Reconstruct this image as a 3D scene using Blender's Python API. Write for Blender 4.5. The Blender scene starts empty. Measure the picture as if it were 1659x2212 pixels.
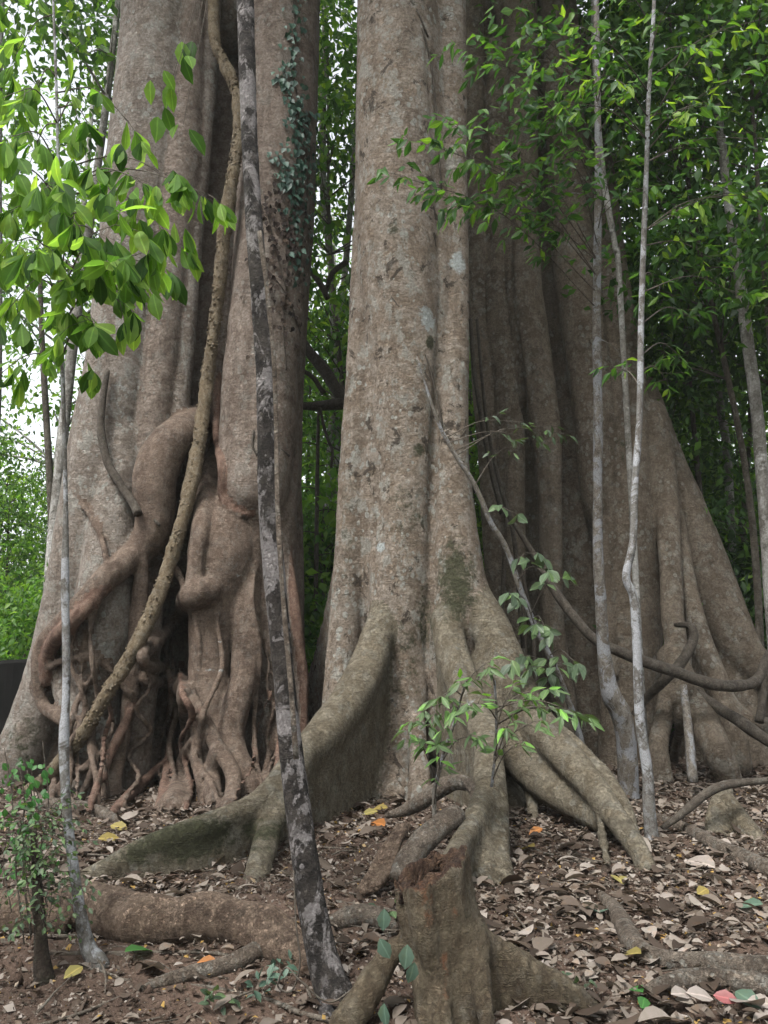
import bpy, math, random
import numpy as np
from mathutils import Vector
from mathutils.bvhtree import BVHTree

random.seed(7)
RNG = np.random.default_rng(11)
SC = bpy.context.scene
COL = SC.collection

# ------------------------------------------------------------------ camera
IW, IH = 1659.0, 2212.0
PITCH = math.radians(10.0)
TV = 0.637
TH = TV * 0.75
CAMZ = 1.55
CP, SP = math.cos(PITCH), math.sin(PITCH)


def ray(px, py):
    xc = (px / IW - 0.5) * 2 * TH
    yc = (0.5 - py / IH) * 2 * TV
    return np.array([xc, CP - yc * SP, SP + yc * CP])


def P(px, py, Y):
    d = ray(px, py)
    return np.array([0, 0, CAMZ]) + d * (Y / d[1])


def mpp(py, Y):
    """metres covered by one pixel at this height in the picture and this distance"""
    return (Y / ray(0, py)[1]) * 2 * TH / IW


# ------------------------------------------------------------------ noise
_L = np.random.default_rng(3).random((32, 32, 32)).astype(np.float32)


def vnoise(p):
    p = np.asarray(p, dtype=np.float64)
    i = np.floor(p).astype(int)
    f = p - i
    f = f * f * (3 - 2 * f)
    i &= 31
    j = (i + 1) & 31
    x0, y0, z0 = i[..., 0], i[..., 1], i[..., 2]
    x1, y1, z1 = j[..., 0], j[..., 1], j[..., 2]
    fx, fy, fz = f[..., 0], f[..., 1], f[..., 2]
    a = _L[x0, y0, z0] * (1 - fx) + _L[x1, y0, z0] * fx
    b = _L[x0, y1, z0] * (1 - fx) + _L[x1, y1, z0] * fx
    c = _L[x0, y0, z1] * (1 - fx) + _L[x1, y0, z1] * fx
    d = _L[x0, y1, z1] * (1 - fx) + _L[x1, y1, z1] * fx
    return (a * (1 - fy) + b * fy) * (1 - fz) + (c * (1 - fy) + d * fy) * fz - 0.5


def fbm(p, o=3):
    s, a = 0, 1.0
    for _ in range(o):
        s = s + a * vnoise(p)
        p = p * 2.03 + 7.1
        a *= 0.5
    return s


def sstep(a, b, x):
    t = np.clip((x - a) / (b - a), 0, 1)
    return t * t * (3 - 2 * t)


# ------------------------------------------------------------------ terrain
def H(x, y):
    x = np.asarray(x, dtype=np.float64)
    y = np.asarray(y, dtype=np.float64)
    z = np.zeros_like(x + y)
    q = np.stack([x * 0.7 + 0 * y, y * 0.7 + 0 * x, 0 * (x + y) + 0.5], -1)
    z = z + 0.10 * fbm(q, 3)
    z = z - 0.10 * sstep(4.7, 3.3, y)
    z = z + 0.10 * np.exp(-((x - 0.1) ** 2 + (y - 8.6) ** 2) / 4.0)
    z = z + 0.07 * np.clip(y - 12.0, 0, 60) * sstep(-2, 6, x) + 0.02 * np.clip(y - 13, 0, 80)
    return z


def G(px, py):
    """the ground point seen at a pixel"""
    d = ray(px, py)
    t = 2.5
    while t < 80:
        p = np.array([0, 0, CAMZ]) + d * t
        if p[2] < float(H(p[0], p[1])):
            return p
        t += 0.02
    return p


# ------------------------------------------------------------------ objects
def props(o, label=None, cat=None, group=None, kind=None):
    for k, v in (('label', label), ('category', cat), ('group', group), ('kind', kind)):
        if v:
            o[k] = v
    return o


def thing(name, label, cat, loc=(0, 0, 0), group=None):
    o = bpy.data.objects.new(name, None)
    o.empty_display_size = 0.2
    COL.objects.link(o)
    o.location = [float(v) for v in loc]
    return props(o, label, cat, group)


def mesh_obj(name, V, F, mat, parent=None, smooth=True, origin=None, normals=None, attrs=None, mats=None, midx=None):
    V = np.asarray(V, dtype=np.float64).reshape(-1, 3)
    if parent is not None:
        off = np.array(parent.matrix_basis.translation)
        q = parent.parent
        while q is not None:
            off = off + np.array(q.matrix_basis.translation)
            q = q.parent
    elif origin is not None:
        off = np.array(origin, dtype=float)
    else:
        off = np.zeros(3)
    me = bpy.data.meshes.new(name)
    V = V - off
    if isinstance(F, np.ndarray):
        n, k = F.shape
        me.vertices.add(len(V))
        me.vertices.foreach_set('co', V.astype(np.float32).ravel())
        me.loops.add(n * k)
        me.loops.foreach_set('vertex_index', F.astype(np.int32).ravel())
        me.polygons.add(n)
        me.polygons.foreach_set('loop_start', (np.arange(n) * k).astype(np.int32))
        me.polygons.foreach_set('loop_total', np.full(n, k, dtype=np.int32))
        me.update(calc_edges=True)
        me.validate()
    else:
        me.from_pydata([tuple(v) for v in V], [], [tuple(int(i) for i in f) for f in F])
        me.update()
    if smooth:
        me.polygons.foreach_set('use_smooth', np.ones(len(me.polygons), dtype=bool))
    if attrs:
        for k, a in attrs.items():
            at = me.attributes.new(k, 'FLOAT', 'POINT')
            at.data.foreach_set('value', np.asarray(a, dtype=np.float32))
    if normals is not None:
        me.normals_split_custom_set_from_vertices([tuple(n) for n in normals])
    me.materials.append(mat)
    o = bpy.data.objects.new(name, me)
    COL.objects.link(o)
    if parent is not None:
        o.parent = parent
    elif origin is not None:
        o.location = [float(v) for v in off]
    return o


def crom(pts, n=6):
    """Catmull-Rom through rows of any width"""
    p = np.asarray(pts, dtype=np.float64)
    if len(p) < 3:
        t = np.linspace(0, 1, n + 1)[:, None]
        return p[0] * (1 - t) + p[-1] * t
    q = np.vstack([2 * p[0] - p[1], p, 2 * p[-1] - p[-2]])
    out = []
    for i in range(1, len(q) - 2):
        a, b, c, d = q[i - 1], q[i], q[i + 1], q[i + 2]
        for t in np.linspace(0, 1, n, endpoint=False):
            out.append(0.5 * (2 * b + (c - a) * t + (2 * a - 5 * b + 4 * c - d) * t * t + (3 * b - a - 3 * c + d) * t ** 3))
    out.append(p[-1])
    return np.array(out)


class MB:
    def __init__(self):
        self.V, self.F, self.n = [], [], 0

    def add(self, V, F):
        self.V.append(np.asarray(V, dtype=np.float64))
        self.F += [tuple(int(i) + self.n for i in f) for f in F]
        self.n += len(V)

    def tube(self, pts, rad, seg=10, sub=5, rough=0.0, freq=6.0, lump=0.0, flat=1.0, cap=True):
        rad = np.broadcast_to(np.asarray(rad, dtype=float), (len(pts),))
        c = crom(np.column_stack([np.asarray(pts, dtype=float), rad]), sub)
        p, r = c[:, :3], np.maximum(c[:, 3], 0.0006)
        T = np.gradient(p, axis=0)
        T /= np.linalg.norm(T, axis=1)[:, None] + 1e-9
        u = np.cross(T[0], [0.3, 1.0, 0.2])
        u /= np.linalg.norm(u)
        rows = []
        ang = np.linspace(0, 2 * math.pi, seg, endpoint=False)
        for i in range(len(p)):
            u = u - T[i] * u.dot(T[i])
            u /= np.linalg.norm(u) + 1e-9
            w = np.cross(T[i], u)
            ring = p[i] + r[i] * (np.cos(ang)[:, None] * u + flat * np.sin(ang)[:, None] * w)
            if rough or lump:
                nd = (ring - p[i]) / r[i]
                a = fbm(ring * freq, 3) * rough + vnoise(ring * freq * 0.3 + 3) * lump
                ring = ring + nd * (a * r[i])[:, None]
            rows.append(ring)
        V = np.vstack(rows)
        F = []
        for i in range(len(p) - 1):
            for k in range(seg):
                k2 = (k + 1) % seg
                F.append((i * seg + k, i * seg + k2, (i + 1) * seg + k2, (i + 1) * seg + k))
        if cap:
            F.append(tuple(range(seg - 1, -1, -1)))
            F.append(tuple((len(p) - 1) * seg + k for k in range(seg)))
        self.add(V, F)
        return p, r

    def build(self, name, mat, parent=None, origin=None, smooth=True):
        return mesh_obj(name, np.vstack(self.V), self.F, mat, parent, smooth, origin)


def pxpath(rows, Y0=None, Y1=None):
    """rows (px, py, width_px[, Y]) -> points and radii"""
    pts, rad = [], []
    n = len(rows)
    for i, r in enumerate(rows):
        Y = r[3] if len(r) > 3 else Y0 + (Y1 - Y0) * i / max(1, n - 1)
        pts.append(P(r[0], r[1], Y))
        rad.append(r[2] * 0.5 * mpp(r[1], Y))
    return np.array(pts), np.array(rad)


# ------------------------------------------------------------------ signed distance solids
class Field:
    def __init__(self, lo, hi, vox):
        self.lo = np.array(lo, dtype=np.float64)
        self.vox = np.array(vox, dtype=np.float64)
        self.n = np.ceil((np.array(hi) - self.lo) / self.vox).astype(int) + 1
        self.F = np.full(self.n, 2.0, dtype=np.float32)
        self.O = np.zeros(self.n, dtype=np.int16)
        self.near = np.full(self.n, 2.0, dtype=np.float32)
        self.ax = [self.lo[a] + self.vox[a] * np.arange(self.n[a]) for a in range(3)]

    def box(self, mn, mx):
        a = np.clip(np.floor((mn - self.lo) / self.vox).astype(int), 0, self.n - 1)
        b = np.clip(np.ceil((mx - self.lo) / self.vox).astype(int) + 1, 0, self.n)
        b = np.maximum(b, a + 1)
        return tuple(slice(int(a[i]), int(b[i])) for i in range(3))

    def grids(self, s):
        return (self.ax[0][s[0]].astype(np.float32)[:, None, None], self.ax[1][s[1]].astype(np.float32)[None, :, None],
                self.ax[2][s[2]].astype(np.float32)[None, None, :])

    def union(self, s, d, k, tag):
        f = self.F[s]
        if k > 0:
            h = np.clip(0.5 + 0.5 * (f - d) / k, 0, 1)
            nf = f * (1 - h) + d * h - k * h * (1 - h)
        else:
            nf = np.minimum(f, d)
        self.F[s] = nf
        m = d < self.near[s]
        self.near[s] = np.where(m, d, self.near[s])
        self.O[s] = np.where(m, tag, self.O[s])

    def chain(self, pts, rad, k=0.05, tag=0, sub=4, fy=1.0):
        """a tapered limb; fy > 1 squeezes it in depth"""
        c = crom(np.column_stack([np.asarray(pts, float), np.broadcast_to(np.asarray(rad, float), (len(pts),))]), sub)
        p, r = c[:, :3], np.maximum(c[:, 3], 0.004)
        m = float(r.max()) + k + 0.06
        S = self.box(p.min(0) - m, p.max(0) + m)
        loc = np.full(self.F[S].shape, 1.0, dtype=np.float32)
        base = [s.start for s in S]
        for i in range(len(p) - 1):
            a, b = p[i], p[i + 1]
            mm = max(r[i], r[i + 1]) + k + 0.06
            s = self.box(np.minimum(a, b) - mm, np.maximum(a, b) + mm)
            X, Y, Z = self.grids(s)
            ab = (b - a)
            L2 = float(ab.dot(ab)) + 1e-9
            t = np.clip(((X - a[0]) * ab[0] + (Y - a[1]) * ab[1] + (Z - a[2]) * ab[2]) / L2, 0, 1)
            dx = X - a[0] - t * ab[0]
            dy = (Y - a[1] - t * ab[1]) * fy
            dz = Z - a[2] - t * ab[2]
            d = np.sqrt(dx * dx + dy * dy + dz * dz) - (r[i] + t * (r[i + 1] - r[i]))
            ls = tuple(slice(s[q].start - base[q], s[q].stop - base[q]) for q in range(3))
            loc[ls] = np.minimum(loc[ls], d.astype(np.float32))
        self.union(S, loc, k, tag)

    def fin(self, pts, rad, k=0.08, tag=0, sub=4, flare=0.35, reach=0.5):
        """a plank buttress: a rounded ridge along pts with a wall under it that widens to the ground"""
        c = crom(np.column_stack([np.asarray(pts, float), np.broadcast_to(np.asarray(rad, float), (len(pts),))]), sub)
        p, r = c[:, :3], c[:, 3]
        m = float(r.max()) * 2.2 + k + 0.1
        mn, mx = p.min(0) - m, p.max(0) + m
        mn[2] = self.lo[2]
        S = self.box(mn, mx)
        loc = np.full(self.F[S].shape, 1.0, dtype=np.float32)
        base = [s.start for s in S]
        for i in range(len(p) - 1):
            a, b = p[i], p[i + 1]
            mn, mx = np.minimum(a, b) - m, np.maximum(a, b) + m
            mn[2] = self.lo[2]
            s = self.box(mn, mx)
            X, Y, Z = self.grids(s)
            ab = b - a
            L2 = float(ab[0] ** 2 + ab[1] ** 2) + 1e-9
            t = np.clip(((X - a[0]) * ab[0] + (Y - a[1]) * ab[1]) / L2, 0, 1)
            dx, dy = X - a[0] - t * ab[0], Y - a[1] - t * ab[1]
            d2 = np.sqrt(dx * dx + dy * dy)
            rr = r[i] + t * (r[i + 1] - r[i])
            zt = a[2] + t * ab[2] - rr
            dep = zt - Z
            up = np.maximum(-dep, 0)
            wid = rr * (1 - 0.12 * np.clip(dep / 0.5, 0, 1)) + flare * rr * np.clip((0.28 - Z) / reach, 0, 1.2)
            d = np.sqrt(d2 * d2 + up * up) - wid
            ls = tuple(slice(s[q].start - base[q], s[q].stop - base[q]) for q in range(3))
            loc[ls] = np.minimum(loc[ls], d.astype(np.float32))
        self.union(S, loc, k, tag)

    def carve(self, pts, rad=None, k=0.02, tag=None, sub=4):
        keepF, keepN, keepO = self.F, self.near, self.O
        self.F = np.full(self.n, 2.0, dtype=np.float32)
        self.near = np.full(self.n, 2.0, dtype=np.float32)
        self.O = np.zeros(self.n, dtype=np.int16)
        for a_, b_ in ([(pts, rad)] if rad is not None else pts):
            self.chain(a_, b_, 0.0, 1, sub)
        c = -self.F
        h = np.clip(0.5 - 0.5 * (keepF - c) / k, 0, 1)
        self.F = (keepF * (1 - h) + c * h + k * h * (1 - h)).astype(np.float32)
        if tag is not None:
            keepO = np.where(c > keepF - 0.005, tag, keepO).astype(np.int16)
        self.near, self.O = keepN, keepO

    def hit(self, px, py, lim=30.0):
        """depth Y where the view ray meets the solid so far"""
        d = ray(px, py)
        d = d / np.linalg.norm(d)
        t0 = max(2.0, (self.lo[1] - 0.1) / d[1])
        ts = np.arange(t0, lim, 0.02)
        q = np.array([0, 0, CAMZ]) + ts[:, None] * d
        ix = np.round((q - self.lo) / self.vox).astype(int)
        ok = np.all((ix >= 0) & (ix < self.n), axis=1)
        if not ok.any():
            return None
        f = np.full(len(ts), 1.0)
        f[ok] = self.F[ix[ok, 0], ix[ok, 1], ix[ok, 2]]
        w = np.nonzero(f < 0)[0]
        return float(q[w[0], 1]) if len(w) else None

    def mesh(self):
        F = self.F
        for a in range(3):
            sl = [slice(None)] * 3
            sl[a] = 0
            F[tuple(sl)] = np.maximum(F[tuple(sl)], 0.01)
            sl[a] = -1
            F[tuple(sl)] = np.maximum(F[tuple(sl)], 0.01)
        I = F < 0
        cnt = np.zeros(self.n - 1, dtype=np.int8)
        for dx in (0, 1):
            for dy in (0, 1):
                for dz in (0, 1):
                    cnt += I[dx:self.n[0] - 1 + dx, dy:self.n[1] - 1 + dy, dz:self.n[2] - 1 + dz]
        act = np.argwhere((cnt > 0) & (cnt < 8))
        idm = np.full(self.n - 1, -1, dtype=np.int32)
        idm[act[:, 0], act[:, 1], act[:, 2]] = np.arange(len(act))
        acc = np.zeros((len(act), 3))
        num = np.zeros(len(act))
        cor = [(0, 0, 0), (1, 0, 0), (0, 1, 0), (1, 1, 0), (0, 0, 1), (1, 0, 1), (0, 1, 1), (1, 1, 1)]
        ed = [(0, 1), (2, 3), (4, 5), (6, 7), (0, 2), (1, 3), (4, 6), (5, 7), (0, 4), (1, 5), (2, 6), (3, 7)]
        fv = [F[act[:, 0] + c[0], act[:, 1] + c[1], act[:, 2] + c[2]].astype(np.float64) for c in cor]
        for a, b in ed:
            m = (fv[a] < 0) != (fv[b] < 0)
            t = np.where(m, fv[a] / np.where(m, fv[a] - fv[b], 1), 0)
            q = np.array(cor[a])[None, :] + t[:, None] * (np.array(cor[b]) - np.array(cor[a]))[None, :]
            acc += q * m[:, None]
            num += m
        V = self.lo + (act + acc / num[:, None]) * self.vox
        own = self.O[act[:, 0], act[:, 1], act[:, 2]]
        quads = []
        for a in range(3):
            b, c = (a + 1) % 3, (a + 2) % 3
            s0, s1 = [slice(None)] * 3, [slice(None)] * 3
            s0[a], s1[a] = slice(0, -1), slice(1, None)
            A, B = I[tuple(s0)], I[tuple(s1)]
            e = np.argwhere(A != B)
            e = e[(e[:, b] > 0) & (e[:, c] > 0) & (e[:, b] < self.n[b] - 1) & (e[:, c] < self.n[c] - 1)]
            ins = A[e[:, 0], e[:, 1], e[:, 2]]

            def cell(db, dc):
                q = e.copy()
                q[:, b] -= db
                q[:, c] -= dc
                return idm[q[:, 0], q[:, 1], q[:, 2]]
            q = np.column_stack([cell(1, 1), cell(0, 1), cell(0, 0), cell(1, 0)])
            q[~ins] = q[~ins][:, ::-1]
            quads.append(q)
        Q = np.vstack(quads)
        Q = Q[(Q >= 0).all(1)]
        return V, Q, own


def vnormals(V, Q):
    n = np.zeros_like(V)
    fn = np.cross(V[Q[:, 2]] - V[Q[:, 0]], V[Q[:, 3]] - V[Q[:, 1]])
    for k in range(4):
        for a in range(3):
            n[:, a] += np.bincount(Q[:, k], fn[:, a], minlength=len(V))
    return n / (np.linalg.norm(n, axis=1)[:, None] + 1e-12)


def split_parts(fld, root, table, disp, spots):
    """mesh the solid, give it relief, cut it into its parts along the roots and keep one smooth skin across the cuts"""
    V, Q, own = fld.mesh()
    N = vnormals(V, Q)
    V = V + N * disp(V)[:, None]
    N = vnormals(V, Q)
    att = {k: np.zeros(len(V)) for k in ('moss', 'lichen', 'stain')}
    for kind, c, r, a in spots:
        d = (V - np.array(c)) / np.array(r)
        att[kind] = np.maximum(att[kind], a * np.exp(-(d * d).sum(1)))
    fo = own[Q[:, 0]]
    for tag, (name, mat, lab) in table.items():
        q = Q[fo == tag]
        if not len(q):
            continue
        ids, inv = np.unique(q, return_inverse=True)
        o = mesh_obj(name, V[ids], inv.reshape(q.shape), mat, root, normals=N[ids], attrs={k: a[ids] for k, a in att.items()})
        if lab:
            o['label'] = lab
    return V, Q


# ------------------------------------------------------------------ leaves
def leaf_template(rows, fold, droop, curl=0.0):
    """rows (along, half width): a leaf folded on its midrib"""
    V, F = [], []
    for i, (y, w) in enumerate(rows):
        z = -droop * y * y + curl * y
        if w < 0.005:
            V.append((0, y, z))
        else:
            V += [(-w, y, z + fold * w), (0, y, z), (w, y, z + fold * w)]
    idx, k = [], 0
    for y, w in rows:
        n = 1 if w < 0.005 else 3
        idx.append(list(range(k, k + n)))
        k += n
    for a, b in zip(idx, idx[1:]):
        if len(a) == 1 and len(b) == 3:
            F += [(a[0], b[1], b[0]), (a[0], b[2], b[1])]
        elif len(a) == 3 and len(b) == 1:
            F += [(a[0], a[1], b[0]), (a[1], a[2], b[0])]
        else:
            F += [(a[0], a[1], b[1], b[0]), (a[1], a[2], b[2], b[1])]
    T = []
    for f in F:
        T += [f] if len(f) == 3 else [(f[0], f[1], f[2]), (f[0], f[2], f[3])]
    return np.array(V, float), np.array(T, int)


_ob = [(0, 0), (0.1, 0.035), (0.3, 0.12), (0.55, 0.19), (0.75, 0.2), (0.9, 0.11), (1, 0)]
LEAF_OBOVATE = [leaf_template(_ob, 0.35, 0.25), leaf_template(_ob, 0.75, 0.45, 0.1), leaf_template(_ob, -0.3, 0.1), leaf_template([(y, w * 0.8) for y, w in _ob], 0.5, -0.15), leaf_template(_ob, 0.1, 0.6, 0.2)]
_la = [(0, 0), (0.15, 0.07), (0.42, 0.15), (0.72, 0.1), (1, 0)]
LEAF_LANCE = [leaf_template(_la, 0.4, 0.25), leaf_template(_la, 0.8, 0.5, 0.1), leaf_template([(y, w * 1.3) for y, w in _la], -0.3, 0.2), leaf_template([(y, w * 0.75) for y, w in _la], 0.2, -0.15)]
LEAF_OVAL = leaf_template([(0, 0), (0.15, 0.14), (0.45, 0.27), (0.75, 0.19), (1, 0)], 0.3, 0.2)
LEAF_IVY = leaf_template([(0, 0), (0.1, 0.3), (0.4, 0.38), (0.7, 0.2), (1, 0)], 0.25, 0.1)
LEAF_FAR = leaf_template([(0, 0), (0.5, 0.25), (1, 0)], 0.4, 0.25)


def norm(a):
    return a / (np.linalg.norm(a, axis=-1, keepdims=True) + 1e-9)


def leaf_arrays(pos, dirs, nrm, L, tmpl, wide=1.0):
    pos, dirs, nrm = np.asarray(pos, float), norm(np.asarray(dirs, float)), np.asarray(nrm, float)
    n = len(pos)
    L = np.broadcast_to(np.asarray(L, float), (n,))
    X = norm(np.cross(dirs, nrm))
    Z = np.cross(X, dirs)
    T, F = tmpl
    W = np.broadcast_to(np.asarray(wide, float), (n,))
    V = (pos[:, None, :] + L[:, None, None] * (T[None, :, 0, None] * W[:, None, None] * X[:, None, :] + T[None, :, 1, None] * dirs[:, None, :]
         + T[None, :, 2, None] * Z[:, None, :]))
    FF = F[None] + (np.arange(n) * len(T))[:, None, None]
    return V.reshape(-1, 3), FF.reshape(-1, 3)


def leaves(name, pos, dirs, nrm, L, tmpl, mat, parent=None, wide=1.0, origin=None):
    pos, dirs, nrm = np.asarray(pos, float), np.asarray(dirs, float), np.asarray(nrm, float)
    L = np.broadcast_to(np.asarray(L, float), (len(pos),))
    ts = tmpl if isinstance(tmpl, list) else [tmpl]
    wh = np.random.default_rng(len(pos)).integers(0, len(ts), len(pos))
    Vs, Fs, md, off = [], [], [], 0
    for k, tm in enumerate(ts):
        s_ = wh == k
        if not s_.any():
            continue
        V, F = leaf_arrays(pos[s_], dirs[s_], nrm[s_], L[s_], tm, wide)
        Vs.append(V)
        Fs.append(F + off)
        md.append(np.tile((np.abs(tm[0][:, 0]) < 1e-6).astype(float), int(s_.sum())))
        off += len(V)
    return mesh_obj(name, np.vstack(Vs), np.vstack(Fs), mat, parent, smooth=True, origin=origin, attrs={'midrib': np.concatenate(md)})


class Spray:
    """branches with twigs and leaves"""
    def __init__(self, rng):
        self.r = rng
        self.p, self.d, self.n, self.L = [], [], [], []
        self.tw = MB()
        self.all = [self.tw]

    def leaf(self, p, d, L, up=0.8):
        r = self.r
        self.p.append(p)
        self.d.append(d)
        self.n.append(np.array([0, -0.25, up]) + r.normal(0, 0.45, 3))
        self.L.append(L)

    def twig(self, a, d, length, L, step, droop, r0=0.003, whorl=0):
        r = self.r
        n = max(2, int(length / step))
        pts = [np.array(a, float)]
        dd = np.array(d, float)
        for i in range(n):
            dd = norm(dd + r.normal(0, 0.16, 3) + np.array([0, 0, -0.08 * droop]))
            pts.append(pts[-1] + dd * step)
            if i > 0 or n < 3:
                side = norm(np.cross(dd, [0, 0, 1]) + r.normal(0, 0.2, 3)) * (1 if i % 2 else -1)
                self.leaf(pts[-1], dd * 0.6 + side * 0.8 + np.array([0, 0, -droop * r.uniform(0.3, 1.0)]), L * r.uniform(0.65, 1.15))
        for _ in range(1 + whorl):
            self.leaf(pts[-1], dd + r.normal(0, 0.5 if whorl else 0.15, 3) + np.array([0, 0, -droop * r.uniform(0.3, 1.1)]), L * r.uniform(0.75, 1.15))
        self.tw.tube(pts, np.linspace(r0, r0 * 0.5, len(pts)), 4, 1)

    def branch(self, pts, r0, L, tw_len, tw_step, step, droop, start=0.25, whorl=0):
        r = self.r
        self.tw = MB()
        self.all.append(self.tw)
        c, _ = self.tw.tube(pts, np.linspace(r0, r0 * 0.35, len(pts)), 5, 5)
        seg = np.linalg.norm(np.diff(c, axis=0), axis=1)
        s = np.concatenate([[0], np.cumsum(seg)])
        x = s[-1] * start
        sg = 1
        while x < s[-1]:
            i = min(len(c) - 2, int(np.searchsorted(s, x)) - 1)
            i = max(i, 0)
            q = c[i] + (c[i + 1] - c[i]) * ((x - s[i]) / (seg[i] + 1e-9))
            t = norm(c[i + 1] - c[i])
            side = norm(np.cross(t, [0, 0, 1]) + r.normal(0, 0.35, 3)) * sg
            self.twig(q, t * 0.7 + side * 0.7 + np.array([0, 0, r.uniform(-0.2, 0.25)]), tw_len * r.uniform(0.5, 1.2), L, step, droop, r0 * 0.35, whorl)
            sg = -sg
            x += tw_step * r.uniform(0.7, 1.3)
        self.twig(c[-1], norm(c[-1] - c[-2]), tw_len * 0.7, L, step, droop, r0 * 0.35, whorl)

    def build(self, root, tmpl, leafmat, woodmat, wide=1.0, fname='foliage', bname='branch'):
        for tw in self.all:
            if tw.V:
                tw.build(bname, woodmat, root)
        return leaves(fname, self.p, self.d, self.n, self.L, tmpl, leafmat, root, wide)


# ------------------------------------------------------------------ materials
def mat_new(name):
    m = bpy.data.materials.new(name)
    m.use_nodes = True
    nt = m.node_tree
    nt.nodes.clear()
    return m, nt


class NT:
    def __init__(self, nt):
        self.t = nt

    def n(self, typ, **kw):
        x = self.t.nodes.new(typ)
        for k, v in kw.items():
            if k in x.inputs:
                x.inputs[k].default_value = v
            else:
                setattr(x, k, v)
        return x

    def l(self, a, b):
        self.t.links.new(a, b)

    def noise(self, vec, scale, detail=4, rough=0.55, dist=0.0):
        x = self.n('ShaderNodeTexNoise')
        x.inputs['Scale'].default_value = scale
        x.inputs['Detail'].default_value = detail
        x.inputs['Roughness'].default_value = rough
        x.inputs['Distortion'].default_value = dist
        self.l(vec, x.inputs['Vector'])
        return x.outputs['Fac']

    def map(self, vec, scale=(1, 1, 1), loc=(0, 0, 0)):
        x = self.n('ShaderNodeMapping')
        x.inputs['Scale'].default_value = scale
        x.inputs['Location'].default_value = loc
        self.l(vec, x.inputs['Vector'])
        return x.outputs['Vector']

    def ramp(self, fac, a, b, lo=0.0, hi=1.0):
        x = self.n('ShaderNodeMapRange', interpolation_type='SMOOTHSTEP')
        x.inputs['From Min'].default_value = a
        x.inputs['From Max'].default_value = b
        x.inputs['To Min'].default_value = lo
        x.inputs['To Max'].default_value = hi
        self.l(fac, x.inputs['Value'])
        return x.outputs['Result']

    def math(self, op, a, b=None, c=None):
        x = self.n('ShaderNodeMath', operation=op)
        for i, v in enumerate((a, b, c)):
            if v is None:
                continue
            if isinstance(v, (int, float)):
                x.inputs[i].default_value = v
            else:
                self.l(v, x.inputs[i])
        return x.outputs[0]

    def mix(self, fac, a, b, blend='MIX'):
        x = self.n('ShaderNodeMix', data_type='RGBA', blend_type=blend)
        if isinstance(fac, (int, float)):
            x.inputs[0].default_value = fac
        else:
            self.l(fac, x.inputs[0])
        for i, v in ((6, a), (7, b)):
            if isinstance(v, tuple):
                x.inputs[i].default_value = (*v, 1) if len(v) == 3 else v
            else:
                self.l(v, x.inputs[i])
        return x.outputs[2]

    def colramp(self, fac, stops):
        x = self.n('ShaderNodeValToRGB')
        e = x.color_ramp.elements
        while len(e) < len(stops):
            e.new(0.5)
        for el, (p, c) in zip(e, stops):
            el.position = p
            el.color = (*c, 1)
        self.l(fac, x.inputs['Fac'])
        return x.outputs['Color']

    def out(self, sh):
        o = self.n('ShaderNodeOutputMaterial')
        self.l(sh, o.inputs['Surface'])


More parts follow.
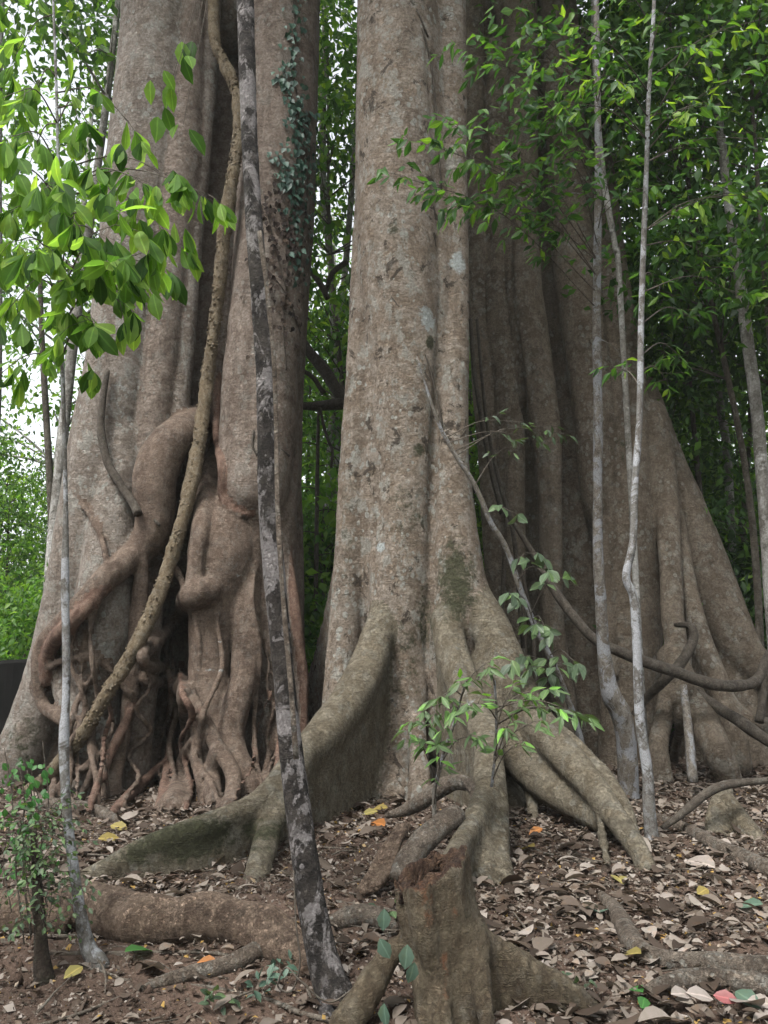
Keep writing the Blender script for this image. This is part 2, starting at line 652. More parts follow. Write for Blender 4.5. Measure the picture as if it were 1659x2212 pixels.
def bark(name, base, dark, pale, lichen=0.5, blotch=0.5, rings=0.4, moss=(0.042, 0.043, 0.023), stain=(0.16, 0.075, 0.04), scale=1.0, bump=0.8,
         pale_hi=(0.33, 0.34, 0.31), streak=0.35, bands=0.0, mosscov=0.0, k=0.62, speck=0.6):
    base, dark, pale, pale_hi = (tuple(c * k for c in q) for q in (base, dark, pale, pale_hi))
    m, nt = mat_new(name)
    N = NT(nt)
    tc = N.n('ShaderNodeTexCoord').outputs['Object']
    if scale != 1.0:
        tc = N.map(tc, (scale,) * 3)
    n1 = N.noise(tc, 1.6, 5, 0.6, 0.4)
    n2 = N.noise(tc, 7.0, 6, 0.65, 0.3)
    n3 = N.noise(tc, 38.0, 4, 0.6)
    vs = N.noise(N.map(tc, (9, 9, 0.9)), 1.0, 5, 0.6, 0.6)
    hr = N.noise(N.map(tc, (1.2, 1.2, 34)), 1.0, 4, 0.65, 0.9)
    col = N.mix(N.ramp(n1, 0.38, 0.66, 0, 0.8), base, dark)
    col = N.mix(N.ramp(vs, 0.35, 0.75, 0, streak), col, dark)
    col = N.mix(N.ramp(n2, 0.42, 0.62, 0, 0.75), col, pale)
    n7 = N.noise(N.map(tc, (1, 1, 0.8), (3, 8, 1)), 21.0, 6, 0.75, 0.4)
    col = N.mix(N.ramp(n7, 0.5, 0.64, 0, speck), col, dark)
    if rings:
        col = N.mix(N.ramp(hr, 0.52, 0.7, 0, rings * 0.5), col, dark)
    ds = N.noise(N.map(tc, (3.2, 3.2, 0.35), (5, 1, 0)), 1.0, 6, 0.65, 0.4)
    col = N.mix(N.ramp(ds, 0.52, 0.63, 0, 0.55), col, dark)
    big = N.noise(N.map(tc, (1, 1, 0.7), (2, 7, 4)), 2.3, 7, 0.7, 0.6)
    col = N.mix(N.ramp(big, 0.5, 0.6, 0, 0.4), col, pale)
    lt = N.noise(N.map(tc, (9, 9, 46), (1, 6, 3)), 1.0, 3, 0.6, 0.2)
    col = N.mix(N.ramp(lt, 0.6, 0.68, 0, 0.45), col, pale)
    # lichen spots, clustered
    if lichen:
        vo = N.n('ShaderNodeTexVoronoi', feature='F1')
        vo.inputs['Scale'].default_value = 11.0
        N.l(N.map(tc, (1, 1, 0.8)), vo.inputs['Vector'])
        size = N.math('SUBTRACT', N.ramp(n1, 0.36, 0.64, 0.2, 0.62), N.math('MULTIPLY', n2, 0.45))
        spot = N.ramp(N.math('SUBTRACT', size, vo.outputs['Distance']), 0.0, 0.07)
        n4 = N.noise(N.map(tc, (1, 1, 0.7), (4, 2, 9)), 5.5, 7, 0.7, 0.2)
        patch = N.ramp(n4, 0.53, 0.6)
        col = N.mix(N.math('MULTIPLY', spot, lichen * 0.75), col, pale_hi)
        col = N.mix(N.math('MULTIPLY', patch, lichen * 0.55), col, pale_hi)
    if blotch:
        n5 = N.noise(N.map(tc, (1, 1, 0.85), (11, 3, 2)), 4.2, 7, 0.72, 0.5)
        col = N.mix(N.math('MULTIPLY', N.ramp(n5, 0.57, 0.63), blotch), col, tuple(c * 0.35 for c in dark))
    n6 = N.noise(tc, 9.0, 6, 0.75, 0.3)
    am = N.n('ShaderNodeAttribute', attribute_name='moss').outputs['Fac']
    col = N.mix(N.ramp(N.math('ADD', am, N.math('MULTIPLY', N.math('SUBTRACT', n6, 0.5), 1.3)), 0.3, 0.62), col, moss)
    al = N.n('ShaderNodeAttribute', attribute_name='lichen').outputs['Fac']
    col = N.mix(N.ramp(N.math('ADD', al, N.math('MULTIPLY', N.math('SUBTRACT', n6, 0.5), 1.2)), 0.38, 0.6, 0, 0.85), col, (0.34, 0.38, 0.38))
    ast = N.n('ShaderNodeAttribute', attribute_name='stain').outputs['Fac']
    col = N.mix(N.ramp(N.math('ADD', ast, N.math('MULTIPLY', N.math('SUBTRACT', n6, 0.5), 1.5)), 0.35, 0.65, 0, 0.9), col, stain)
    if bands:
        nb = N.noise(N.map(tc, (1.6, 1.6, 1.3)), 1.0, 5, 0.7, 0.8)
        col = N.mix(N.ramp(nb, 0.5, 0.55, 0, bands), col, pale_hi)
    if mosscov:
        nm = N.noise(tc, 6.0, 5, 0.7)
        col = N.mix(N.ramp(nm, 0.48, 0.62, 0, mosscov), col, moss)
    col = N.mix(N.ramp(n3, 0.4, 0.62, 0.0, 0.6), col, N.mix(1.0, col, (0.55, 0.52, 0.5), 'MULTIPLY'))
    b = N.n('ShaderNodeBsdfPrincipled')
    b.inputs['Roughness'].default_value = 0.88
    b.inputs['Specular IOR Level'].default_value = 0.25
    N.l(col, b.inputs['Base Color'])
    hh = N.math('ADD', N.math('MULTIPLY', n2, 0.6), N.math('MULTIPLY', n3, 0.18))
    hh = N.math('ADD', hh, N.math('MULTIPLY', hr, 0.35 * rings))
    hh = N.math('ADD', hh, N.math('MULTIPLY', vs, 0.3))
    hh = N.math('ADD', hh, N.math('MULTIPLY', N.ramp(lt, 0.56, 0.68), 0.2))
    bp = N.n('ShaderNodeBump')
    bp.inputs['Strength'].default_value = bump
    bp.inputs['Distance'].default_value = 0.055
    n9 = N.noise(tc, 16.0, 8, 0.75, 0.6)
    hh = N.math('ADD', hh, N.math('MULTIPLY', N.ramp(n9, 0.42, 0.6), 0.3))
    N.l(hh, bp.inputs['Height'])
    N.l(bp.outputs['Normal'], b.inputs['Normal'])
    N.out(b.outputs['BSDF'])
    return m


def leafmat(name, stops, trans=0.4, rough=0.5, spec=0.35, tint=(1.5, 1.5, 0.6)):
    m, nt = mat_new(name)
    N = NT(nt)
    ri = N.n('ShaderNodeNewGeometry').outputs['Random Per Island']
    oi = N.n('ShaderNodeObjectInfo').outputs['Random']
    f = N.math('ADD', ri, N.math('MULTIPLY', N.math('SUBTRACT', oi, 0.5), 0.3))
    col = N.colramp(f, stops)
    tc = N.n('ShaderNodeTexCoord').outputs['Object']
    nz = N.noise(tc, 30.0, 3, 0.6)
    col = N.mix(N.ramp(nz, 0.35, 0.75, 0, 0.35), col, N.mix(1.0, col, (0.6, 0.65, 0.5), 'MULTIPLY'))
    mid = N.n('ShaderNodeAttribute', attribute_name='midrib').outputs['Fac']
    col = N.mix(N.ramp(mid, 0.82, 0.95, 0, 0.55), col, N.mix(1.0, col, (2.0, 1.9, 1.9), 'MULTIPLY'))
    n8 = N.noise(tc, 9.0, 4, 0.7)
    col = N.mix(N.ramp(n8, 0.56, 0.66, 0, 0.4), col, N.mix(1.0, col, (1.3, 1.0, 0.75), 'MULTIPLY'))
    b = N.n('ShaderNodeBsdfPrincipled')
    b.inputs['Roughness'].default_value = rough
    b.inputs['Specular IOR Level'].default_value = spec
    N.l(col, b.inputs['Base Color'])
    sh = b.outputs['BSDF']
    if trans:
        t = N.n('ShaderNodeBsdfTranslucent')
        N.l(N.mix(1.0, col, tint, 'MULTIPLY'), t.inputs['Color'])
        mx = N.n('ShaderNodeMixShader')
        mx.inputs['Fac'].default_value = trans
        N.l(sh, mx.inputs[1])
        N.l(t.outputs['BSDF'], mx.inputs[2])
        sh = mx.outputs['Shader']
    N.out(sh)
    return m


M = {}
M['fig'] = bark('fig_bark', (0.225, 0.178, 0.145), (0.115, 0.085, 0.066), (0.32, 0.27, 0.23), lichen=0.4, blotch=0.25, rings=0.5, speck=0.3, k=0.8)
M['fig_pale'] = bark('fig_pale_bark', (0.25, 0.21, 0.175), (0.14, 0.112, 0.09), (0.34, 0.31, 0.275), lichen=0.9, blotch=0.25, rings=0.3, k=0.78)
M['fig_root'] = bark('fig_root_bark', (0.205, 0.148, 0.112), (0.095, 0.066, 0.05), (0.29, 0.225, 0.178), lichen=0.2, blotch=0.3, rings=0.9, scale=1.6, bump=0.7, speck=0.4, k=0.68)
M['red_root'] = bark('red_root_bark', (0.165, 0.098, 0.073), (0.085, 0.048, 0.035), (0.24, 0.165, 0.125), lichen=0.1, blotch=0.2, rings=0.5, scale=2.0, bump=0.6, k=0.8)
M['mid'] = bark('smooth_grey_bark', (0.235, 0.185, 0.14), (0.135, 0.105, 0.078), (0.34, 0.3, 0.255), lichen=1.0, blotch=0.9, rings=0.3, speck=0.7, k=0.8)
M['mid_root'] = bark('buttress_bark', (0.22, 0.185, 0.13), (0.12, 0.1, 0.068), (0.29, 0.26, 0.2), lichen=0.4, blotch=0.35, rings=0.6)
M['far_bark'] = bark('shaded_buttress_bark', (0.17, 0.135, 0.1), (0.095, 0.075, 0.055), (0.22, 0.185, 0.145), lichen=0.45, blotch=0.4, rings=0.35, k=0.85)  # darker base puts the canopy shade on the right tree into its bark
M['stump'] = bark('stump_bark', (0.15, 0.115, 0.075), (0.07, 0.052, 0.033), (0.21, 0.175, 0.12), lichen=0.15, blotch=0.4, rings=0.15, scale=1.6, bump=0.7)
M['rot'] = bark('rotten_heartwood', (0.14, 0.08, 0.055), (0.06, 0.034, 0.025), (0.26, 0.16, 0.1), lichen=0.15, blotch=0.7, rings=0.2, scale=3.0, bump=1.0)
M['log'] = bark('fallen_log_bark', (0.2, 0.14, 0.1), (0.085, 0.058, 0.043), (0.32, 0.24, 0.18), lichen=0.0, blotch=0.5, rings=0.0, scale=2.2, bump=1.0, k=0.95)
M['deadwood'] = bark('grey_dead_wood', (0.17, 0.135, 0.105), (0.08, 0.062, 0.048), (0.26, 0.22, 0.18), lichen=0.5, blotch=0.6, rings=0.2, scale=2.2, bump=0.9, k=0.92)
M['dark_pole'] = bark('black_flaking_bark', (0.042, 0.036, 0.032), (0.015, 0.013, 0.0125), (0.11, 0.095, 0.085), lichen=0.6, blotch=0.5, rings=0.1, scale=2.0, bump=0.9,
                      pale_hi=(0.5, 0.47, 0.47), bands=0.7, k=0.7)
M['sap_white'] = bark('white_lichen_bark', (0.2, 0.185, 0.165), (0.1, 0.09, 0.078), (0.3, 0.3, 0.29), lichen=0.5, blotch=0.5, k=0.62, rings=0.15, scale=2.5, bump=0.3,
                      pale_hi=(0.6, 0.63, 0.68), bands=0.6)
M['sap_mottled'] = bark('mottled_sapling_bark', (0.19, 0.165, 0.135), (0.1, 0.085, 0.068), (0.3, 0.28, 0.25), lichen=0.45, blotch=0.5, k=0.66, rings=0.2, scale=2.5, bump=0.4,
                        pale_hi=(0.42, 0.45, 0.5), bands=0.55)
M['sap_brown'] = bark('thin_brown_stem_bark', (0.15, 0.125, 0.1), (0.08, 0.065, 0.05), (0.24, 0.21, 0.175), lichen=0.4, blotch=0.3, rings=0.2, scale=3.0, bump=0.3)
M['thorn'] = bark('knobbly_liana_bark', (0.3, 0.23, 0.14), (0.15, 0.11, 0.065), (0.42, 0.35, 0.25), lichen=0.35, blotch=0.3, rings=0.2, scale=3.0, bump=0.8, k=0.66)
M['knob'] = bark('liana_knob_bark', (0.42, 0.35, 0.24), (0.22, 0.17, 0.1), (0.5, 0.44, 0.34), lichen=0.3, blotch=0.5, rings=0.0, scale=3.0, bump=0.5, k=0.7)
M['liana'] = bark('dark_liana_bark', (0.1, 0.082, 0.065), (0.05, 0.04, 0.032), (0.15, 0.13, 0.105), lichen=0.2, blotch=0.3, rings=0.2, scale=3.0, bump=0.5)
M['mossy'] = bark('mossy_stub_bark', (0.085, 0.06, 0.045), (0.035, 0.026, 0.02), (0.13, 0.1, 0.075), lichen=0.2, blotch=0.4, rings=0.0, scale=3.0, bump=1.0, mosscov=0.6)
M['bg_pale'] = bark('pale_forest_bark', (0.3, 0.29, 0.26), (0.16, 0.15, 0.13), (0.4, 0.39, 0.36), lichen=0.8, blotch=0.6, rings=0.1, bands=0.8, k=0.8, pale_hi=(0.5, 0.5, 0.48))
M['bg_dark'] = bark('dark_forest_bark', (0.13, 0.11, 0.085), (0.07, 0.06, 0.045), (0.2, 0.175, 0.14), lichen=0.3, blotch=0.3, rings=0.1)

M['leaf_big'] = leafmat('broad_leaf', [(0.0, (0.035, 0.085, 0.022)), (0.2, (0.09, 0.19, 0.045)), (0.6, (0.165, 0.3, 0.07)), (1.0, (0.27, 0.41, 0.11))], 0.68, 0.6, 0.15)
M['leaf_lance'] = leafmat('lance_leaf', [(0.0, (0.022, 0.065, 0.018)), (0.5, (0.045, 0.115, 0.026)), (0.88, (0.085, 0.18, 0.032)), (1.0, (0.17, 0.28, 0.04))], 0.5)
M['leaf_grey'] = leafmat('grey_green_leaf', [(0.0, (0.045, 0.07, 0.045)), (0.6, (0.075, 0.115, 0.065)), (1.0, (0.1, 0.17, 0.06))], 0.3)
M['leaf_seed'] = leafmat('seedling_leaf', [(0.0, (0.06, 0.1, 0.045)), (0.6, (0.09, 0.15, 0.06)), (0.85, (0.1, 0.21, 0.05)), (1.0, (0.14, 0.32, 0.05))], 0.3)
M['leaf_bg'] = leafmat('forest_leaf', [(0.0, (0.02, 0.055, 0.016)), (0.5, (0.045, 0.105, 0.024)), (0.85, (0.09, 0.19, 0.035)), (1.0, (0.16, 0.26, 0.045))], 0.5)
M['leaf_bgl'] = leafmat('pale_forest_leaf', [(0.0, (0.04, 0.11, 0.022)), (0.5, (0.085, 0.19, 0.035)), (1.0, (0.16, 0.28, 0.05))], 0.55)
M['leaf_ivy'] = leafmat('ivy_leaf', [(0.0, (0.018, 0.045, 0.035)), (0.6, (0.03, 0.075, 0.055)), (1.0, (0.05, 0.11, 0.075))], 0.15)
M['leaf_ivy_dry'] = leafmat('dry_ivy_leaf', [(0.0, (0.014, 0.01, 0.009)), (0.6, (0.028, 0.02, 0.017)), (1.0, (0.055, 0.042, 0.033))], 0.0, 0.8, 0.1)
M['litter'] = leafmat('dead_leaf', [(0.0, (0.035, 0.025, 0.019)), (0.35, (0.075, 0.055, 0.043)), (0.55, (0.135, 0.11, 0.092)), (0.8, (0.195, 0.165, 0.143)), (0.97, (0.265, 0.232, 0.21)),
                                    (1.0, (0.3, 0.19, 0.06))], 0.12, 0.7, 0.2, (1, 0.9, 0.7))
M['leaf_yellow'] = leafmat('yellow_fallen_leaf', [(0.0, (0.16, 0.11, 0.03)), (0.5, (0.21, 0.165, 0.05)), (1.0, (0.23, 0.22, 0.085))], 0.2, 0.6, 0.3, (1, 1, 0.7))
M['leaf_orange'] = leafmat('orange_fallen_leaf', [(0.0, (0.2, 0.07, 0.025)), (1.0, (0.34, 0.15, 0.04))], 0.15, 0.6, 0.3, (1, 0.9, 0.6))
M['leaf_palefall'] = leafmat('pale_fallen_leaf', [(0.0, (0.22, 0.19, 0.17)), (1.0, (0.3, 0.26, 0.24))], 0.15, 0.6, 0.3, (1, 1, 0.9))
M['leaf_teal'] = leafmat('dull_teal_leaf', [(0.0, (0.045, 0.085, 0.06)), (1.0, (0.09, 0.14, 0.105))], 0.15, 0.5, 0.35, (1, 1, 0.9))
M['leaf_red'] = leafmat('red_fallen_leaf', [(0.0, (0.2, 0.06, 0.065)), (1.0, (0.24, 0.08, 0.08))], 0.15, 0.5, 0.35, (1, 0.9, 0.8))
M['leaf_fresh'] = leafmat('fresh_ground_leaf', [(0.0, (0.03, 0.11, 0.028)), (1.0, (0.06, 0.17, 0.045))], 0.3)


def soil():
    m, nt = mat_new('forest_soil')
    N = NT(nt)
    tc = N.n('ShaderNodeTexCoord').outputs['Object']
    a = N.noise(tc, 1.3, 6, 0.6)
    b_ = N.noise(tc, 14.0, 6, 0.7)
    c = N.noise(tc, 60.0, 4, 0.65)
    col = N.mix(N.ramp(a, 0.35, 0.65), (0.062, 0.043, 0.033), (0.105, 0.072, 0.055))
    col = N.mix(N.ramp(b_, 0.45, 0.7, 0, 0.6), col, (0.045, 0.03, 0.024))
    col = N.mix(N.ramp(c, 0.55, 0.72, 0, 0.6), col, (0.22, 0.16, 0.13))
    b = N.n('ShaderNodeBsdfPrincipled')
    b.inputs['Roughness'].default_value = 0.95
    b.inputs['Specular IOR Level'].default_value = 0.15
    N.l(col, b.inputs['Base Color'])
    bp = N.n('ShaderNodeBump')
    bp.inputs['Strength'].default_value = 0.9
    bp.inputs['Distance'].default_value = 0.04
    N.l(N.math('ADD', N.math('MULTIPLY', b_, 0.7), N.math('MULTIPLY', c, 0.4)), bp.inputs['Height'])
    N.l(bp.outputs['Normal'], b.inputs['Normal'])
    N.out(b.outputs['BSDF'])
    return m


M['soil'] = soil()

# ------------------------------------------------------------------ ground, one sheet to the horizon
gx = np.concatenate([np.linspace(-400, -14, 24)[:-1], np.linspace(-14, -6, 40)[:-1], np.linspace(-6, 6, 240), np.linspace(6, 14, 40)[1:], np.linspace(14, 400, 24)[1:]])
gy = np.concatenate([np.linspace(-200, 0, 24)[:-1], np.linspace(0, 2.5, 20)[:-1], np.linspace(2.5, 13, 230), np.linspace(13, 40, 60)[1:], np.linspace(40, 450, 30)[1:]])
XX, YY = np.meshgrid(gx, gy, indexing='ij')
ZZ = H(XX, YY) + 0.03 * fbm(np.stack([XX * 5, YY * 5, XX * 0], -1), 3) + 0.015 * vnoise(np.stack([XX * 14, YY * 14, XX * 0], -1))
gi = np.arange(len(gx) * len(gy)).reshape(len(gx), len(gy))
gq = np.stack([gi[:-1, :-1], gi[1:, :-1], gi[1:, 1:], gi[:-1, 1:]], -1).reshape(-1, 4)
props(mesh_obj('ground', np.stack([XX, YY, ZZ], -1).reshape(-1, 3), gq, M['soil']), 'brown forest soil under the dead leaves', None, None, 'structure')


def lay(rows, lift=0.7):
    """(px, py, width[, extra]) lying on the ground as seen; lift in radii of the centre above the soil"""
    pts, rad = [], []
    for r in rows:
        g = G(r[0], min(r[1], 2300))
        Y = g[1]
        for _ in range(12):
            rr = r[2] * 0.5 * mpp(r[1], Y)
            q = P(r[0], r[1], Y)
            e = float(H(q[0], q[1])) + lift * rr + (r[3] if len(r) > 3 else 0) - q[2]
            s = ray(r[0], r[1])
            Y = Y + e / (s[2] / s[1]) * 0.9
        pts.append(P(r[0], r[1], Y))
        rad.append(r[2] * 0.5 * mpp(r[1], Y))
    return np.array(pts), np.array(rad)
# ------------------------------------------------------------------ the three giant trees
def rows2(rows, Y=None):
    """(px, py, width[, Y]); Y carries on from the row before; 'g' = on the ground"""
    pts, rad = [], []
    for r in rows:
        if len(r) > 3:
            Y = r[3]
        if Y == 'g':
            p = G(r[0], r[1])
            Yv = p[1]
        else:
            Yv = Y
            p = P(r[0], r[1], Yv)
        pts.append(p)
        rad.append(r[2] * 0.5 * mpp(r[1], Yv))
    return np.array(pts), np.array(rad)


def down(pts, rad, dz=0.3, grow=1.3, dy=-0.05):
    """carry a foot on below the soil"""
    q = pts[-1] + np.array([0, dy, -dz])
    return np.vstack([pts, q]), np.append(rad, rad[-1] * grow)


def surf(fld, rows, lift=0.0):
    """(px, py, width[, extra lift]) laid along the solid (or the ground) as seen"""
    Ys = []
    for r in rows:
        h = fld.hit(r[0], r[1])
        g = G(r[0], r[1])[1]
        Ys.append(min(h, g) if h is not None else (Ys[-1] if Ys and Ys[-1] < g else g))
    Ys = np.array(Ys)
    if len(Ys) > 3:
        s = Ys.copy()
        s[1:-1] = np.minimum(Ys[1:-1], (Ys[:-2] + Ys[1:-1] + Ys[2:]) / 3 + 0.05)
        Ys = s
    pts, rad = [], []
    for r, Y in zip(rows, Ys):
        rr = r[2] * 0.5 * mpp(r[1], Y)
        e = r[3] if len(r) > 3 else 0.0
        pts.append(P(r[0], r[1], Y - rr * 0.55 - lift - e))
        rad.append(rr)
    return np.array(pts), np.array(rad)


def giant_disp(amp, f):
    def d(V):
        return 0.011 * fbm(V * np.array([6.0, 6.0, 4.0]), 3) + 0.006 * vnoise(V * np.array([13.0, 13.0, 9.0]) + 3.3) + amp * fbm(V * np.array([f, f, f * 0.45]), 3) + 0.004 * vnoise(V * np.array([11, 11, 16.0]))
    return d


# ---- the strangler fig on the left
LF = Field((-5.6, 8.0, -0.5), (-0.9, 12.2, 11.4), (0.025, 0.032, 0.045))


def L(rows, k=0.06, tag=0, sub=4, foot=False, fy=1.0):
    p, r = rows2(rows)
    if foot:
        p, r = down(p, r)
    LF.chain(p, r, k, tag, sub, fy)


L([(480, -200, 320, 11.5), (485, 0, 310), (480, 400, 310), (455, 800, 320), (420, 1150, 320), (400, 1400, 310, 11.6), (390, 1600, 330), (390, 1800, 400)], 0)
L([(380, -200, 120, 10.6), (360, 400, 130), (275, 900, 170), (215, 1300, 200), (180, 1700, 230)], 0.05, foot=True)
L([(620, -200, 150, 10.6), (610, 400, 140), (590, 900, 130), (590, 1300, 130), (600, 1700, 150)], 0.05, foot=True)
L([(352, -200, 175, 10.0), (350, 0, 168), (337, 200, 170), (312, 400, 165), (285, 600, 152), (260, 800, 152), (226, 1000, 160), (192, 1180, 150), (150, 1330, 126, 10.0),
   (105, 1480, 110, 10.0), (52, 1620, 110, 10.0), (0, 1700, 120, 10.0)], 0.08, 1, foot=True)
L([(265, 950, 95, 9.85), (250, 1100, 100, 9.7), (232, 1250, 120, 9.6), (218, 1370, 128, 9.55), (212, 1450, 110, 9.6), (222, 1540, 70, 9.65), (232, 1640, 60, 9.5), (240, 1740, 66)], 0.04, 1, foot=True)
L([(140, 1300, 70, 9.9), (150, 1450, 80, 9.75), (170, 1560, 80, 9.6), (175, 1680, 90, 9.5)], 0.05, 1, foot=True)
L([(402, -200, 85, 9.9), (405, 0, 86), (400, 200, 92), (386, 400, 96), (366, 600, 84), (346, 800, 84), (330, 950, 84), (322, 1100, 92), (320, 1220, 74), (308, 1400, 76, 9.8), (298, 1550, 70), (280, 1720, 80)], 0.035)
L([(452, -200, 46, 9.95), (456, 0, 42), (446, 200, 46), (433, 350, 42), (420, 500, 42), (408, 650, 42), (395, 800, 44), (384, 900, 48), (368, 1010, 54)], 0.025, 1)
L([(607, -200, 176, 9.9), (606, 0, 170), (600, 250, 162), (591, 450, 160), (579, 650, 164), (566, 800, 162), (556, 950, 164), (549, 1050, 146, 9.78), (548, 1085, 120, 9.8)], 0.05)
L([(610, 850, 70, 10.1), (600, 1000, 90, 10.1), (585, 1150, 110, 10.1), (585, 1300, 120, 10.0), (600, 1500, 120), (612, 1720, 130)], 0.05, foot=True)
L([(510, 1080, 100, 10.0), (492, 1150, 146, 9.82), (482, 1220, 150, 9.7), (462, 1300, 108, 9.62), (454, 1400, 94, 9.6), (452, 1500, 88, 9.5), (457, 1600, 84, 9.35), (470, 1720, 88, 9.1)], 0.04, 2, foot=True)
L([(545, 1120, 90, 9.85), (530, 1210, 80, 9.72), (528, 1300, 68, 9.62), (533, 1380, 64, 9.55), (528, 1460, 62, 9.45), (508, 1540, 60, 9.3), (498, 1600, 60, 9.2), (528, 1690, 60, 9.0), (558, 1765, 50, 8.85)], 0.02, 2, foot=True)
# the ledge with a hollow under it
p_, r_ = rows2([(520, 1122, 34, 9.36), (545, 1128, 44, 9.34), (575, 1135, 44, 9.4)])
LF.carve(p_, r_, 0.02)


def LS(rows, tag, k=0.02, lift=0.0, foot=False, sub=5):
    rows = [tuple(rows[0][:2]) + (rows[0][2] * 0.7, (rows[0][3] if len(rows[0]) > 3 else 0) - lift - 0.07)] + list(rows[1:])
    p, r = surf(LF, rows, lift)
    if foot:
        p, r = down(p, r, 0.15, 1.5)
    LF.chain(p, r, k, tag, sub)


LS([(448, 870, 50), (425, 905, 58), (385, 940, 78), (350, 985, 90), (334, 1040, 92), (335, 1100, 84), (328, 1150, 76), (300, 1190, 62), (255, 1228, 56), (205, 1275, 52),
    (160, 1325, 50), (120, 1365, 44), (92, 1400, 36), (82, 1460, 28), (92, 1520, 26), (125, 1548, 28), (175, 1580, 26)], 3, 0.03, 0.03)
LS([(225, 1270, 30), (160, 1340, 36), (118, 1385, 34), (104, 1420, 30), (100, 1470, 26)], 6, 0.02, 0.05)
LS([(306, 1215, 40), (302, 1300, 38), (297, 1380, 36), (288, 1440, 34), (280, 1520, 30), (266, 1600, 28), (243, 1690, 34)], 2, 0.02, 0.06, True)
LS([(470, 960, 40), (455, 1010, 44), (445, 1080, 44), (432, 1150, 40), (425, 1210, 36), (420, 1260, 40)], 2, 0.025, 0.03)
LS([(452, 1275, 90, -0.06), (420, 1286, 64, -0.09), (402, 1305, 44, -0.03), (384, 1332, 34), (362, 1362, 30), (330, 1395, 26), (308, 1420, 22)], 3, 0.02, 0.08)
LS([(335, 1370, 22), (312, 1402, 22), (308, 1425, 22), (325, 1440, 22), (352, 1443, 24), (368, 1462, 24), (388, 1488, 24)], 2, 0.01, 0.14)
LS([(300, 1455, 26), (320, 1470, 26), (345, 1474, 26), (370, 1465, 24)], 3, 0.01, 0.06)
LS([(372, 1470, 30), (390, 1490, 28), (415, 1515, 28), (440, 1555, 30), (465, 1605, 30), (488, 1640, 32), (505, 1675, 34), (503, 1710, 34), (492, 1745, 38)], 2, 0.01, 0.16, True)
LS([(395, 1465, 34), (397, 1500, 32), (402, 1550, 30), (412, 1610, 28), (428, 1660, 26), (442, 1720, 28)], 2, 0.01, 0.12, True)
LS([(372, 1480, 20), (370, 1540, 20), (370, 1600, 21), (362, 1650, 20), (345, 1740, 22)], 6, 0.01, 0.1, True)
LS([(370, 1605, 18), (385, 1625, 20), (400, 1645, 18), (407, 1668, 12)], 6, 0.01, 0.17)
LS([(415, 1600, 30), (400, 1640, 34), (390, 1690, 46), (378, 1740, 66)], 2, 0.03, 0.04, True)
LS([(358, 1500, 22), (345, 1570, 20), (335, 1640, 20), (320, 1700, 22)], 3, 0.01, 0.04, True)
LS([(290, 1520, 20), (262, 1580, 20), (238, 1630, 19), (205, 1710, 18), (180, 1795, 16)], 6, 0.01, 0.16, True)
LS([(352, 1648, 18), (320, 1680, 20), (285, 1712, 22), (240, 1760, 22), (200, 1805, 20)], 6, 0.01, 0.14, True)
LS([(265, 1595, 20), (220, 1630, 16), (180, 1660, 16), (135, 1695, 20)], 3, 0.01, 0.12, True)
LS([(622, 1180, 20), (636, 1300, 22), (646, 1400, 26), (656, 1480, 26), (656, 1560, 22), (652, 1630, 24)], 6, 0.01, 0.02, True)
LS([(470, 790, 16), (472, 860, 20), (466, 930, 20), (478, 1000, 20), (482, 1070, 20), (505, 1105, 16), (540, 1112, 12)], 6, 0.02, 0.0)
LS([(600, 1600, 40), (585, 1680, 40), (575, 1760, 46)], 2, 0.03, 0.0, True)
LS([(470, 1620, 46), (458, 1680, 40), (462, 1740, 40)], 3, 0.02, 0.03, True)

rq = np.random.default_rng(17)
for q in range(18):
    x0, y0 = (rq.uniform(150, 420) if q % 3 else rq.uniform(560, 640)), rq.uniform(1300, 1560)
    x1, y1 = x0 + rq.normal(-10, 40), rq.uniform(1715, 1765)
    w_ = rq.uniform(8, 15)
    rw = [(x0 + (x1 - x0) * f + rq.normal(0, 9), y0 + (y1 - y0) * f, w_ * (0.8 + 0.3 * f)) for f in np.linspace(0, 1, 7)]
    LS(rw, (2, 3, 3, 6)[q % 4], 0.004, rq.uniform(0.02, 0.13), True)
for rw in ([(60, 1500, 14), (110, 1440, 16), (170, 1420, 16), (230, 1440, 14), (280, 1500, 12)], [(330, 1180, 12), (380, 1230, 14), (420, 1330, 14), (430, 1440, 12), (400, 1540, 12)], [(560, 1180, 14), (545, 1300, 14), (562, 1420, 14), (548, 1560, 14), (560, 1700, 14)],
           [(150, 1060, 10), (200, 1120, 12), (230, 1210, 12), (212, 1300, 12), (180, 1400, 12)], [(500, 1240, 10), (470, 1330, 12), (480, 1440, 12), (440, 1540, 12), (430, 1640, 12)]):
    LS(rw, 3, 0.01, 0.0)
Lfig = thing('strangler_fig_tree', 'huge fig tree on the left wrapped in twisting strangler roots', 'tree', (P(400, 1740, 10.4)[0], 10.4, float(H(-2.4, 10.4))))
sp = [('moss', P(50, 1600, 9.6), (0.5, 0.6, 0.5), 0.45), ('lichen', P(262, 850, 9.4), (0.35, 0.5, 0.7), 0.45), ('lichen', P(330, 150, 9.3), (0.5, 0.6, 1.6), 0.35),
      ('stain', P(375, 300, 9.4), (0.12, 0.5, 0.5), 0.35), ('lichen', P(455, 1412, 9.1), (0.3, 0.4, 0.03), 0.55), ('lichen', P(455, 1448, 9.1), (0.3, 0.4, 0.035), 0.55), ('lichen', P(455, 1475, 9.1), (0.3, 0.4, 0.025), 0.5),
      ('lichen', P(460, 1386, 9.1), (0.3, 0.4, 0.025), 0.5), ('moss', P(210, 1400, 9.1), (0.5, 0.5, 0.6), 0.25), ('lichen', P(528, 1245, 9.3), (0.2, 0.3, 0.08), 0.5)]
